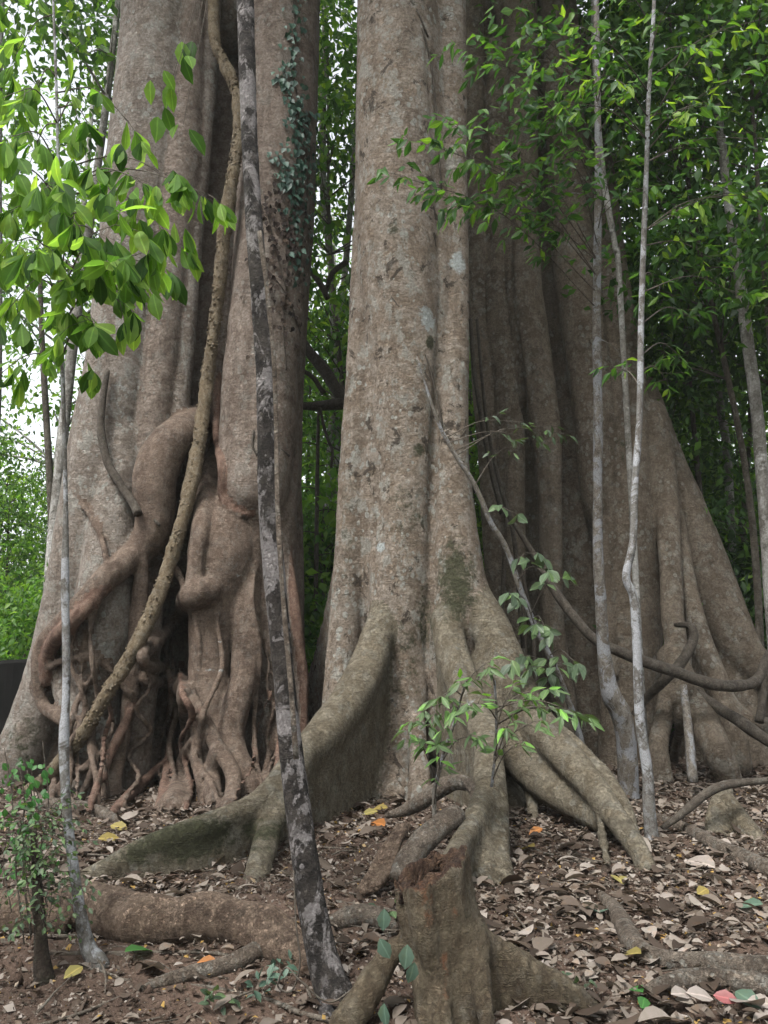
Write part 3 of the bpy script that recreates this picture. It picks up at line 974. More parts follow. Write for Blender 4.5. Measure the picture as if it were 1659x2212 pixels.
Lm = split_parts(LF, Lfig, {0: ('trunk', M['fig'], None), 1: ('trunk_flute', M['fig_pale'], 'paler lichen spotted flutes of the trunk'), 2: ('aerial_root', M['fig_root'], None),
                            3: ('clasping_root', M['fig_root'], 'smooth brown roots wrapped across the trunk'), 6: ('red_root', M['red_root'], 'thin reddish roots')},
                 giant_disp(0.028, 1.7), sp)

# ---- the tall buttressed tree in the middle
CF = Field((-2.7, 4.75, -0.5), (2.6, 11.8, 11.0), (0.024, 0.032, 0.045))


def Cc(rows, k=0.06, tag=0, foot=False):
    p, r = rows2(rows)
    if foot:
        p, r = down(p, r)
    CF.chain(p, r, k, tag, 4)


Cc([(888, -200, 214, 9.7), (888, 0, 214), (889, 300, 222), (888, 600, 230), (880, 800, 236), (872, 1000, 234), (866, 1200, 222), (858, 1400, 190, 9.8), (855, 1600, 170, 9.9), (855, 1800, 180)], 0)
Cc([(864, -200, 186, 9.35), (862, 0, 182), (862, 300, 184), (864, 550, 180), (872, 750, 160), (876, 1000, 130, 9.25), (872, 1150, 134, 9.2), (866, 1300, 140), (868, 1420, 128),
    (880, 1500, 106, 9.1), (872, 1580, 74, 8.95), (860, 1650, 60, 8.8), (852, 1715, 70, 8.55)], 0.04, foot=True)
Cc([(803, -100, 60, 9.5), (802, 250, 66), (800, 500, 74), (790, 800, 84), (776, 1000, 86), (762, 1200, 80), (748, 1350, 74), (735, 1480, 72, 9.4), (725, 1600, 76, 9.3)], 0.02, foot=True)
Cc([(968, -200, 74, 9.35), (969, 0, 74), (972, 250, 70), (978, 450, 64), (982, 620, 60), (980, 800, 66, 9.25), (975, 980, 76, 9.15), (980, 1120, 96, 9.1), (985, 1230, 116, 9.05), (990, 1320, 130, 9.0),
    (985, 1420, 130, 9.1), (985, 1600, 140, 9.2)], 0.006)
Cc([(900, 1560, 40, 8.8), (905, 1640, 44, 8.6), (908, 1710, 56, 8.4)], 0.04, foot=True)


def fin(rows, tag, k=0.1, flare=0.35):
    p, r = rows2(rows)
    CF.fin(p, r * 0.72, k, tag, 4, flare)
    CF.chain(p, r, 0.05, tag, 4)


fin([(842, 1290, 60, 9.15), (818, 1370, 76, 8.92), (794, 1440, 84, 8.65), (764, 1500, 84, 8.3), (722, 1560, 84, 7.95), (655, 1635, 70, 7.35), (605, 1690, 56, 6.95), (545, 1738, 48, 6.6), (450, 1778, 46, 6.3),
     (335, 1818, 44, 6.12), (235, 1872, 40, 6.05), (165, 1910, 34, 6.0)], 1, 0.12)
Cc([(640, 1660, 60, 7.15), (600, 1750, 56, 6.75), (572, 1830, 56, 6.35), (552, 1905, 60, 6.0)], 0.09, 1, True)
fin([(962, 1340, 70, 8.8), (980, 1420, 72, 8.5), (1008, 1500, 72, 8.1), (1040, 1560, 70, 7.7), (1054, 1610, 68, 7.35), (1054, 1680, 66, 6.9), (1042, 1740, 60, 6.5), (1015, 1790, 54, 6.1),
     (985, 1838, 46, 5.65), (958, 1880, 42, 5.2), (945, 1910, 40, 4.95)], 2, 0.06, 0.15)
Cc([(1056, 1640, 50, 7.1), (1072, 1740, 56, 6.65), (1078, 1830, 48, 6.25), (1085, 1905, 54, 5.95)], 0.05, 2, True)
Cc([(1035, 1750, 40, 6.45), (1045, 1840, 44, 6.1), (1050, 1920, 46, 5.85)], 0.06, 2, True)
Cc([(1012, 1290, 90, 9.05), (1050, 1340, 84, 8.8), (1080, 1400, 84, 8.6), (1120, 1490, 84, 8.25), (1175, 1580, 80, 7.85), (1240, 1655, 70, 7.4), (1300, 1725, 58, 7.0), (1350, 1795, 46, 6.6),
    (1392, 1865, 42, 6.25)], 0.08, 3, True)
Cc([(1060, 1440, 90, 8.65), (1090, 1540, 110, 8.4), (1120, 1620, 100, 8.1), (1180, 1690, 84, 7.75), (1250, 1745, 56, 7.3), (1310, 1785, 40, 6.95)], 0.08, 3)
Cc([(1090, 1600, 100, 8.5), (1090, 1700, 110, 8.4)], 0.08, 3, True)
Cc([(1175, 1560, 44, 8.1), (1235, 1610, 44, 7.8), (1290, 1665, 42, 7.5), (1330, 1720, 40, 7.25), (1358, 1775, 36, 7.0)], 0.03, 3, True)
Cc([(1140, 1680, 34, 7.95), (1150, 1740, 28, 7.8), (1152, 1790, 30, 7.55)], 0.03, 3, True)
Cc([(1292, 1740, 20, 6.95), (1300, 1800, 18, 6.8), (1312, 1870, 20, 6.3)], 0.02, 3, True)
p_, r_ = rows2([(752, 1180, 60, 10.1), (722, 1330, 60, 10.6), (692, 1440, 60, 11.0), (660, 1520, 60, 11.4)])
CF.fin(p_, r_, 0.1, 4, 4, 0.3)

gro = [surf(CF, [(c[0], c[1], c[2], 0.55 * c[2] * 0.5 * 0.0055) for c in rw], 0.0) for rw in (
    [(918, 0, 12), (924, 120, 12), (940, 300, 14), (948, 450, 16), (955, 600, 18), (951, 720, 18), (945, 820, 18), (938, 950, 18), (934, 1100, 18), (932, 1250, 20), (934, 1400, 22), (938, 1500, 24)],
    [(822, 420, 8), (818, 600, 12), (820, 780, 16), (822, 900, 18), (814, 1020, 20), (806, 1150, 22), (798, 1270, 22), (788, 1360, 20)],
    [(990, 1340, 14), (1000, 1400, 20), (1030, 1480, 20)])]
CF.carve(gro, None, 0.03)
Cmid = thing('buttressed_tree', 'tall grey barked tree in the middle with three long buttress roots', 'tree', (P(870, 1700, 9.5)[0], 9.5, float(H(0.3, 9.5))))
sp = [('moss', P(985, 1240, 8.6), (0.3, 0.5, 0.6), 0.72), ('moss', P(880, 1420, 8.7), (0.3, 0.4, 0.75), 0.52), ('moss', P(920, 1330, 8.8), (0.14, 0.4, 0.6), 0.6),
      ('lichen', P(990, 560, 9.1), (0.13, 0.3, 0.16), 0.9), ('lichen', P(925, 685, 8.95), (0.15, 0.3, 0.2), 0.75), ('lichen', P(822, 1180, 8.9), (0.06, 0.3, 0.07), 0.9),
      ('moss', P(930, 740, 9), (0.07, 0.3, 0.1), 0.8), ('moss', P(850, 500, 8.9), (0.12, 0.3, 0.15), 0.6), ('moss', P(905, 970, 8.9), (0.1, 0.3, 0.1), 0.75), ('moss', P(880, 1100, 8.9), (0.35, 0.3, 0.7), 0.42),
      ('moss', P(420, 1815, 6.1), (0.6, 0.4, 0.2), 0.85), ('moss', P(560, 1790, 6.5), (0.4, 0.5, 0.12), 0.6), ('moss', P(300, 1850, 6.0), (0.4, 0.4, 0.1), 0.6),
      ('lichen', P(840, 20, 9), (0.5, 0.5, 0.9), 0.32), ('lichen', P(1010, 1500, 7.8), (0.2, 0.4, 0.3), 0.35), ('moss', P(745, 1150, 9), (0.22, 0.5, 1.8), 0.5)]  # last spot: greenish moss plus painted shading along the trunk's left edge
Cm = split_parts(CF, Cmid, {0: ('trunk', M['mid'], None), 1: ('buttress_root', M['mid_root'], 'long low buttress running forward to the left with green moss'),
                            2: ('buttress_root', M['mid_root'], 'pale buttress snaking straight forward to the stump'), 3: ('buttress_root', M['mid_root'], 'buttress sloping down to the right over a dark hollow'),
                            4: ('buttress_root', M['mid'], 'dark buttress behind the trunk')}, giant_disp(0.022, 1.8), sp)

# ---- the broad dark tree on the right, farther back
RF = Field((0.4, 9.0, -0.6), (7.2, 14.8, 13.4), (0.034, 0.04, 0.06))


def R_(rows, k=0.06, tag=0, foot=False, sub=4):
    p, r = rows2(rows)
    if tag == 0 and k < 0.045:
        r = r * 0.86
    if foot:
        p, r = down(p, r, 0.5)
    RF.chain(p, r, k, tag, sub)


R_([(1120, -200, 200, 13.6), (1135, 0, 210), (1160, 300, 230), (1190, 600, 260), (1205, 900, 300), (1220, 1200, 330), (1240, 1500, 360), (1250, 1700, 400)], 0)
R_([(1035, -200, 100, 13.2), (1038, 100, 100), (1042, 400, 90), (1046, 650, 70, 13.0)], 0.02)
R_([(1020, -100, 50, 12.2), (1026, 300, 54), (1030, 500, 52), (1034, 640, 50), (1045, 800, 60), (1060, 1000, 62), (1070, 1200, 56), (1085, 1400, 60), (1092, 1640, 74)], 0.04, foot=True)
R_([(1072, 100, 50, 12.1), (1073, 350, 52), (1072, 550, 52), (1076, 700, 62), (1096, 850, 72), (1102, 1000, 76), (1108, 1200, 62), (1115, 1500, 64), (1120, 1650, 80)], 0.014, foot=True)
R_([(1125, -100, 80, 12.0), (1128, 350, 82), (1126, 550, 90), (1140, 700, 96), (1164, 850, 88), (1180, 950, 76), (1186, 1050, 64), (1189, 1200, 58), (1194, 1350, 56), (1215, 1500, 62), (1232, 1640, 70)], 0.014, foot=True)
R_([(1195, -100, 90, 12.1), (1225, 300, 108, 12.1), (1236, 500, 110), (1260, 700, 112), (1280, 850, 112), (1292, 1000, 104), (1298, 1090, 90, 12.2), (1300, 1150, 60, 12.4)], 0.04)
R_([(1255, 100, 80, 12.5), (1295, 450, 92, 12.4), (1322, 650, 100, 12.3), (1342, 800, 112, 12.2), (1352, 950, 122, 12.1), (1362, 1100, 132, 12.0), (1366, 1300, 142, 12.0), (1362, 1450, 150), (1360, 1640, 160)], 0.04, foot=True)
R_([(1305, 1130, 30, 11.9), (1310, 1300, 34, 11.8), (1320, 1450, 40, 11.7)], 0.05)
R_([(1405, 900, 70, 12.1), (1422, 980, 64, 11.95), (1438, 1080, 56, 11.75), (1447, 1200, 48, 11.45), (1453, 1340, 46, 11.1), (1466, 1430, 52, 10.8)], 0.03, 1)
R_([(1440, 1040, 36, 12.1), (1468, 1160, 36, 11.8), (1488, 1280, 38, 11.4), (1518, 1390, 42, 11.1), (1552, 1480, 46, 10.9), (1580, 1560, 50, 10.7)], 0.02, 1, True)
R_([(1390, 840, 56, 12.6), (1428, 960, 72, 12.45), (1472, 1090, 92, 12.3), (1508, 1195, 104, 12.2), (1548, 1295, 104, 12.1), (1592, 1390, 92, 12.0), (1645, 1455, 74, 11.9), (1720, 1500, 66, 11.9)], 0.05, 1)
R_([(1500, 1250, 110, 12.6), (1545, 1400, 150, 12.5), (1570, 1550, 190, 12.4), (1580, 1680, 220, 12.3)], 0.08, 0, True)
R_([(1448, 1420, 56, 10.85), (1482, 1490, 62, 10.5), (1520, 1560, 62, 10.1), (1552, 1625, 58, 9.8), (1580, 1700, 58, 'g')], 0.04, 1, True)
R_([(1458, 1450, 46, 10.8), (1438, 1530, 42, 10.4), (1422, 1610, 38, 10.1)], 0.04, 1, True)
R_([(1462, 1500, 30, 10.4), (1470, 1560, 24, 10.2), (1455, 1650, 24, 'g')], 0.03, 1, True)
R_([(1560, 1510, 44, 10.9), (1620, 1560, 40, 10.7), (1700, 1590, 44, 10.6)], 0.04, 1, True)
gro = [surf(RF, [(c[0], c[1], c[2], 0.55 * c[2] * 0.5 * 0.0068) for c in rw], 0.0) for rw in (
    [(1048, 300, 14), (1052, 480, 18), (1058, 620, 20), (1072, 740, 18), (1085, 900, 18), (1082, 1100, 22), (1086, 1350, 24)], [(1098, 420, 16), (1098, 560, 20), (1106, 700, 22), (1128, 850, 20), (1140, 1000, 22), (1150, 1200, 30), (1155, 1450, 34)],
    [(1176, 380, 14), (1182, 520, 16), (1200, 650, 18), (1214, 800, 18), (1226, 920, 20), (1238, 1040, 24)],
    [(1226, 1140, 40), (1236, 1220, 56), (1246, 1320, 64), (1256, 1420, 70), (1268, 1540, 60)], [(1424, 1000, 12), (1432, 1150, 16), (1440, 1300, 18)], [(1290, 600, 12), (1310, 800, 14), (1322, 1000, 14)])]
RF.carve(gro, None, 0.04)
Rbig = thing('fluted_tree', 'broad dark fluted tree on the right behind two pale saplings', 'tree', (P(1230, 1650, 12.8)[0], 12.8, float(H(3, 12.8))))
sp = [('moss', P(1350, 950, 11.5), (0.4, 0.5, 0.4), 0.5), ('lichen', P(1400, 1180, 11.4), (0.5, 0.5, 0.06), 0.5), ('moss', P(1380, 700, 11.6), (0.3, 0.6, 1.5), 0.35),
      ('lichen', P(1560, 1380, 11.6), (0.5, 0.5, 0.4), 0.3)]
Rm = split_parts(RF, Rbig, {0: ('trunk', M['far_bark'], None), 1: ('buttress_root', M['far_bark'], 'steep buttress roots on the right flank')}, giant_disp(0.03, 1.4), sp)

BV = [BVHTree.FromPolygons([tuple(v) for v in m[0]], [tuple(int(i) for i in q) for q in m[1]]) for m in (Lm, Cm, Rm)]


def onto(px, py, trees=(0, 1, 2)):
    """the point and normal of the nearest giant tree (or the ground) seen at a pixel"""
    d = Vector(ray(px, py)).normalized()
    best = None
    for k in trees:
        h = BV[k].ray_cast(Vector((0, 0, CAMZ)), d)
        if h[0] is not None and (best is None or h[3] < best[2]):
            best = (np.array(h[0]), np.array(h[1]), h[3])
    if best is None:
        g = G(px, py)
        return g, np.array([0, 0, 1.0])
    return best[0], best[1]
# ------------------------------------------------------------------ lianas and creepers on the giants
def lift_path(rows, off, trees=(0, 1, 2), smooth=2, wide=0):
    """(px, py, width) lying just in front of what is seen there"""
    pts, rad = [], []
    for r in rows:
        Y = min(onto(r[0] + dx, r[1], trees)[0][1] for dx in ((-wide, -wide / 2, 0, wide / 2, wide) if wide else (0,)))
        rr = r[2] * 0.5 * mpp(r[1], Y)
        o = r[3] if len(r) > 3 else off
        pts.append((r[0], r[1], Y - rr - o, rr))
    Ys = np.array([p[2] for p in pts])
    for _ in range(smooth):
        s = Ys.copy()
        s[1:-1] = (Ys[:-2] + Ys[1:-1] + Ys[2:]) / 3
        Ys = np.minimum(s, Ys + 0.12)
    return np.array([P(p[0], p[1], y) for p, y in zip(pts, Ys)]), np.array([p[3] for p in pts])


# knobbly liana crossing the fig
b = MB()
pts, rad = lift_path([(462, -60, 22), (461, 20, 22), (466, 95, 22), (490, 150, 23), (511, 205, 24), (517, 265, 24), (510, 330, 25), (500, 395, 26), (486, 480, 27), (478, 570, 27),
                      (466, 680, 27), (450, 800, 27), (440, 880, 28), (430, 955, 29), (410, 1060, 29), (386, 1150, 29), (356, 1250, 30), (320, 1340, 31), (280, 1420, 31), (230, 1500, 31),
                      (182, 1580, 31), (112, 1668, 30), (50, 1722, 28)], 0.04, smooth=3, wide=30)
c, rr = b.tube(pts, rad, 14, 8, rough=0.4, freq=12, lump=0.35)
root = thing('knobbly_liana', 'yellowish liana studded with woody knobs slanting across the left tree', 'liana', pts[-1])
kb = b
rr_ = np.random.default_rng(5)
for i in range(1500):
    k = rr_.integers(2, len(c) - 1)
    if vnoise(c[k][None] * 2.5 + 9)[0] < -0.22:
        continue
    f = rr_.random()
    q = c[k] * (1 - f) + c[k - 1] * f
    t = norm(c[k] - c[k - 1])
    a = norm(np.cross(t, rr_.normal(0, 1, 3)))
    h = rr_.uniform(0.012, 0.028)
    s = q + a * rr[k] * 0.85
    kb.tube([s, s + a * h * 0.6, s + a * h], [rr_.uniform(0.014, 0.023), 0.013, 0.008], 6, 1)
kb.build('stem', M['thorn'], root)

# ivy on the right-hand stem of the fig
rv = np.random.default_rng(21)


def ivy(n, fx, fy, mat, L0, L1, name, root):
    ps, ds, ns, Ls = [], [], [], []
    while len(ps) < n:
        px, py = fx(), fy()
        if isinstance(px, tuple):
            px, py = px
        q, nn = onto(px, py, (0,))
        if q[1] > 11 or q[2] < 0.3:
            n -= 1
            continue
        ps.append(q + nn * rv.uniform(0.01, 0.05))
        ds.append(np.array([rv.normal(0, 0.5), 0, -1.0]) + nn * rv.uniform(0.0, 0.5))
        ns.append(nn + rv.normal(0, 0.35, 3))
        Ls.append(rv.uniform(L0, L1))
    leaves(name, ps, ds, ns, Ls, LEAF_IVY, mat, root)


root = thing('ivy_creeper', 'bluish green small leaved ivy climbing the right stem of the fig', 'creeper', P(640, 300, 9.2))
strands = [[(628, -40), (636, 60), (630, 140), (642, 220), (634, 300), (655, 400)], [(612, 150), (622, 190), (640, 240), (660, 300)], [(660, 240), (668, 320), (662, 420)],
           [(600, 330), (612, 380), (640, 410)], [(655, 330), (662, 420), (652, 520), (645, 600)], [(640, 400), (628, 470), (634, 560)]]
vb = MB()
cand = []
for s in strands:
    cc = crom(np.array(s, float), 12)
    cand += [tuple(x) for x in cc]
    ip = []
    for x in cc[::3]:
        q, nn = onto(x[0], x[1], (0,))
        ip.append(q + nn * 0.012)
    vb.tube(ip, 0.008, 5, 2)
vb.build('stem', M['liana'], root)


def pick():
    a = cand[rv.integers(0, len(cand))]
    return (a[0] + rv.normal(0, 13), a[1] + rv.normal(0, 10))


ivy(440, lambda: pick(), lambda: 0, M['leaf_ivy'], 0.055, 0.11, 'foliage', root)
root = thing('withered_creeper', 'dry brown creeper leaves clinging to the fig stem below the green ivy', 'creeper', P(610, 520, 9.3))


def pick2():
    y = rv.triangular(340, 470, 780)
    return (rv.normal(614 - 0.06 * (y - 450), 30), y)


ivy(260, lambda: pick2(), lambda: 0, M['leaf_ivy_dry'], 0.05, 0.085, 'foliage', root)
vb = MB()
for s in ([(570, 420), (600, 560), (640, 700)], [(560, 560), (620, 640), (648, 720)], [(630, 420), (622, 560), (612, 690), (618, 800)]):
    ip = []
    for x in crom(np.array(s, float), 6):
        q, nn = onto(x[0], x[1], (0,))
        ip.append(q + nn * 0.008)
    vb.tube(ip, 0.007, 5, 2)
vb.build('stem', M['liana'], root)

# dark thin branch hanging over the left flank
b = MB()
pts, rad = lift_path([(232, 800, 10), (224, 850, 14), (218, 920, 17), (226, 975, 18), (240, 1015, 19), (262, 1050, 20), (283, 1080, 20), (298, 1110, 20)], 0.05, (0,))
b.tube(pts, rad, 8, 5, rough=0.3)
b.tube(*lift_path([(283, 1078, 10), (315, 1105, 8), (345, 1135, 7)], 0.03, (0,)), 6, 4)
props(b.build('hanging_branch', M['liana'], None, pts[-1]), 'thin dark curved branch hanging on the left flank of the fig', 'branch')
# thin lines of vine over the right stem
b = MB()
pts, rad = lift_path([(478, 800, 5), (500, 850, 6), (530, 895, 7), (560, 930, 7), (600, 965, 6), (625, 985, 5)], 0.0, (0,))
b.tube(pts, rad, 6, 4)
pts2, rad2 = lift_path([(548, 930, 5), (545, 960, 5), (556, 985, 5)], 0.0, (0,))
b.tube(pts2, rad2, 6, 4)
props(b.build('thin_vine', M['liana'], None, pts[0]), 'threadlike dark vine crossing the swollen middle of the fig stem', 'vine')
b = MB()
pts, rad = lift_path([(845, 640, 3), (880, 690, 4), (905, 740, 4), (930, 800, 5), (948, 880, 5), (955, 930, 6)], 0.0, (1,))
b.tube(pts, rad, 6, 4)
props(b.build('thin_vine', M['liana'], None, pts[0]), 'threadlike vine running down the face of the middle tree', 'vine')
b = MB()
pts, rad = lift_path([(912, 60, 4), (935, 160, 4), (945, 300, 4), (955, 420, 4)], 0.0, (1,))
b.tube(pts, rad, 6, 4)
pts2, rad2 = lift_path([(900, 20, 4), (925, 80, 4)], 0.0, (1,))
b.tube(pts2, rad2, 6, 4)
props(b.build('thin_vine', M['liana'], None, pts[0]), 'thin straight vine high in the seam of the middle tree', 'vine')

# lianas at the foot of the right tree
b = MB()
pts, rad = pxpath([(1110, 1130, 10, 10.6), (1160, 1210, 16, 10.5), (1200, 1278, 20, 10.3), (1250, 1345, 21, 10.1), (1290, 1385, 22, 10.0), (1345, 1410, 23, 9.9), (1400, 1432, 24, 9.8), (1455, 1450, 25, 9.7),
                   (1510, 1470, 26, 9.7), (1560, 1481, 25, 9.7), (1610, 1480, 24, 9.8), (1638, 1465, 22, 9.9), (1652, 1430, 18, 10.0), (1668, 1400, 16, 10.1)])
b.tube(pts, rad, 10, 5, rough=0.2)
props(b.build('looping_liana', M['liana'], None, pts[4]), 'thick dark liana sagging across the foot of the right tree', 'liana')
b = MB()
pts, rad = pxpath([(1460, 1350, 10, 10.6), (1490, 1352, 16, 10.2), (1499, 1375, 20, 10.1), (1485, 1410, 22, 10.0), (1460, 1445, 22, 9.95), (1425, 1480, 20, 10.0), (1395, 1510, 18, 10.2), (1370, 1545, 16, 10.2)])
b.tube(pts, rad, 10, 5, rough=0.2)
props(b.build('hooked_liana', M['liana'], None, pts[4]), 'short liana hooking down over the steep right buttress', 'liana')
b = MB()
pts, rad = pxpath([(1500, 1490, 14, 10.3), (1545, 1525, 22, 10.1), (1600, 1560, 26, 9.9), (1650, 1595, 26, 9.8), (1700, 1620, 26, 9.7)])
b.tube(pts, rad, 10, 5, rough=0.2)
props(b.build('surface_root', M['liana'], None, pts[2]), 'dark root sloping out of frame at the right edge below the liana', 'root')
b = MB()
pts, rad = pxpath([(1659, 1440, 14, 10.4), (1650, 1500, 16, 10.4), (1640, 1560, 18, 10.3)])
b.tube(pts, rad, 8, 5, rough=0.2)
props(b.build('hanging_root', M['liana'], None, pts[2]), 'vertical root hanging at the right edge of the fluted tree', 'root')
b = MB()
pts, rad = pxpath([(1476, 1480, 14, 9.3), (1483, 1540, 18, 9.2), (1489, 1600, 20, 9.1), (1497, 1690, 22, 9.0)])
b.tube(pts, rad, 8, 5, rough=0.15)
props(b.build('prop_root', M['sap_mottled'], None, pts[3]), 'thin upright root with pale and greenish patches beside the right tree', 'root')
b = MB()
for rw in ([(1016, 690, 8, 11.2), (1024, 800, 10, 11.2), (1040, 900, 12, 11.1), (1058, 1000, 12, 11.0), (1085, 1110, 12, 10.9)],
           [(1030, 690, 6, 11.3), (1050, 900, 8, 11.2), (1078, 1040, 9, 11.1), (1110, 1160, 10, 10.9), (1130, 1400, 10, 10.8)],
           [(1090, 1200, 10, 10.6), (1085, 1350, 9, 10.6), (1105, 1500, 9, 10.6)], [(1120, 1200, 8, 10.6), (1150, 1360, 9, 10.6), (1160, 1560, 9, 10.5)]):
    pts, rad = pxpath(rw)
    b.tube(pts, rad, 6, 5, rough=0.2)
props(b.build('rope_vine', M['liana'], None, pts[0]), 'bundle of slim dark vines hanging in the gap beside the right tree', 'vine')

# dark branches and vine between the two front trees
b = MB()
for rw in ([(600, 860, 16, 12.6), (650, 876, 18, 12.6), (700, 876, 22, 12.6), (750, 868, 26, 12.6), (800, 850, 26, 12.6)], [(640, 722, 20, 12.7), (668, 760, 24, 12.7), (700, 800, 26, 12.7), (730, 845, 26, 12.65), (760, 880, 24, 12.6)],
           [(620, 790, 8, 12.4), (670, 810, 10, 12.5), (700, 850, 12, 12.6)], [(660, 575, 12, 12.8), (690, 610, 14, 12.8), (708, 645, 13, 12.8)], [(705, 630, 10, 12.9), (718, 590, 12, 12.9), (750, 565, 12, 12.9)],
           [(690, 880, 7, 12.4), (705, 940, 7, 12.4), (718, 975, 7, 12.4), (715, 1010, 6, 12.4)]):
    pts, rad = pxpath(rw)
    b.tube(pts, rad, 8, 5, rough=0.25)
props(b.build('forked_branch', M['liana'], None, pts[0]), 'dark forked branches crossing the green gap between two trunks', 'branch')
b = MB()
pts, rad = pxpath([(688, 880, 6, 13.2), (686, 1000, 9, 13.2), (684, 1150, 10, 13.1), (682, 1320, 10, 13.0)])
b.tube(pts, rad, 6, 5, rough=0.3)
for k in range(7):
    y = 960 + k * 48
    s = 1 if k % 2 else -1
    q, r_ = pxpath([(685, y, 3, 13.15), (685 + s * 25, y - 4, 2, 13.1), (685 + s * 50, y + 3, 2, 13.1)])
    b.tube(q, r_, 4, 3)
props(b.build('straight_vine', M['liana'], None, pts[-1]), 'straight dark vine with side twigs in the gap between two trunks', 'vine')

# ------------------------------------------------------------------ saplings
# charred looking slim tree leaning in front of the fig
root_p = G(728, 2172)
rows = [(728, 2172, 96), (712, 2120, 80), (694, 2060, 70), (674, 1960, 64), (654, 1820, 59), (637, 1700, 56), (622, 1560, 52), (607, 1400, 48), (593, 1250, 49), (581, 1100, 48), (575, 900, 42), (569, 750, 40),
        (558, 600, 40), (547, 450, 38), (537, 250, 36), (531, 50, 36), (527, -100, 34)]
Y0 = root_p[1]
rws = [(r[0], r[1], r[2], Y0 + 0.75 * i / (len(rows) - 1)) for i, r in enumerate(rows)]
pts, rad = pxpath(rws)
pts, rad = down(pts[::-1], rad[::-1], 0.2, 1.25)
t = thing('dark_slim_tree', 'slim blackish leaning tree with white flaking patches before the fig', 'tree', root_p)
b = MB()
b.tube(pts, rad, 20, 10, rough=0.09, freq=5.0, lump=0.14)
b.build('trunk', M['dark_pole'], t)
b = MB()
pp, r_ = pxpath([(560, 500, 10, Y0 + 0.3), (574, 600, 12, Y0 + 0.28), (590, 760, 11, Y0 + 0.2), (596, 900, 10, Y0 + 0.2), (600, 1100, 12, Y0 + 0.15), (612, 1300, 12, Y0 + 0.1), (628, 1480, 12, Y0 + 0.05), (640, 1640, 14, Y0)])
b.tube(pp, r_, 8, 6, rough=0.3, flat=0.6)
lb = b.build('bark_ridge', M['deadwood'], t)
b = MB()
pp, r_ = pxpath([(634, 1880, 3, Y0 - 0.15), (640, 2000, 4, Y0 - 0.15), (648, 2080, 4, Y0 - 0.14), (630, 2140, 4, Y0 - 0.1), (600, 2130, 4, Y0 - 0.1), (618, 2090, 4, Y0 - 0.12), (650, 2120, 4, Y0 - 0.14), (710, 2165, 4, Y0 - 0.13), (770, 2130, 3, Y0 - 0.05)])
b.tube(pp, r_, 5, 6)
props(b.build('curled_vine', M['sap_brown'], None, pp[2]), 'thin wiry vine curling at the foot of the dark slim tree', 'vine')

rs = np.random.default_rng(31)
# pale sapling on the left with the broad leaves
bp_ = G(205, 2085)
Y0 = bp_[1]
rows = [(215, 2090, 44), (192, 2050, 34), (175, 1980, 26), (160, 1880, 22), (147, 1780, 20), (141, 1700, 20), (138, 1600, 22), (143, 1500, 17), (143, 1400, 17), (141, 1300, 17), (141, 1220, 16), (142, 1100, 10), (139, 950, 9),
        (135, 800, 9), (131, 600, 8), (127, 400, 7), (122, 200, 6), (115, 0, 5), (110, -150, 4)]
pts, rad = pxpath([(r[0], r[1], r[2], Y0 + 0.4 * i / (len(rows) - 1)) for i, r in enumerate(rows)])
trk = crom(pts, 6)
pts, rad = down(pts[::-1], rad[::-1], 0.12, 1.3)
t = thing('broad_leaved_sapling', 'thin white barked sapling on the left carrying big drooping leaves', 'sapling', bp_)
b = MB()
b.tube(pts, rad, 10, 6, rough=0.1, freq=8)
b.build('trunk', M['sap_white'], t)
sp = Spray(rs)


def trunk_at(z):
    return trk[np.argmin(np.abs(trk[:, 2] - z))]


ends = [(25, 330, 4.0), (40, 480, 4.1), (70, 250, 4.7), (170, 290, 4.8), (215, 430, 4.4), (300, 420, 4.2), (250, 520, 3.9), (330, 500, 4.4), (395, 430, 4.5), (450, 455, 4.4), (90, 560, 3.8), (150, 620, 4.1), (230, 600, 3.8),
        (310, 580, 4.0), (345, 610, 4.3), (260, 690, 4.1), (200, 730, 4.0), (60, 650, 4.3), (20, 560, 4.2), (20, 700, 4.5), (100, 430, 3.9), (160, 500, 3.7), (280, 300, 4.9), (210, 350, 4.7), (20, 240, 4.3), (130, 350, 5.0),
        (180, 680, 4.6), (-20, 420, 4.0), (300, 640, 4.5), (370, 560, 4.6), (120, 500, 4.9), (240, 600, 5.0), (60, 400, 5.1)]
for ex, ey, eY in ends:
    e = P(ex, ey - 35, eY)
    a = trunk_at(e[2] + rs.uniform(-0.1, 0.35))
    m_ = (a + e) / 2 + np.array([0, 0, 0.14])
    sp.branch([a, m_, e], 0.006, 0.185, 0.2, 0.155, 0.07, 2.2, 0.5, whorl=2)
for ex, ey, eY in [(-30, 860, 4.6), (60, 800, 4.8), (175, 790, 4.5), (10, 60, 5.2), (30, 150, 5.0)]:
    e = P(ex, ey - 25, eY)
    a = trunk_at(e[2] + 0.2)
    sp.branch([a, (a + e) / 2 + np.array([0, 0, 0.1]), e], 0.005, 0.17, 0.15, 0.14, 0.07, 1.5, 0.5, whorl=1)
sp.build(t, LEAF_OBOVATE, M['leaf_big'], M['sap_brown'])
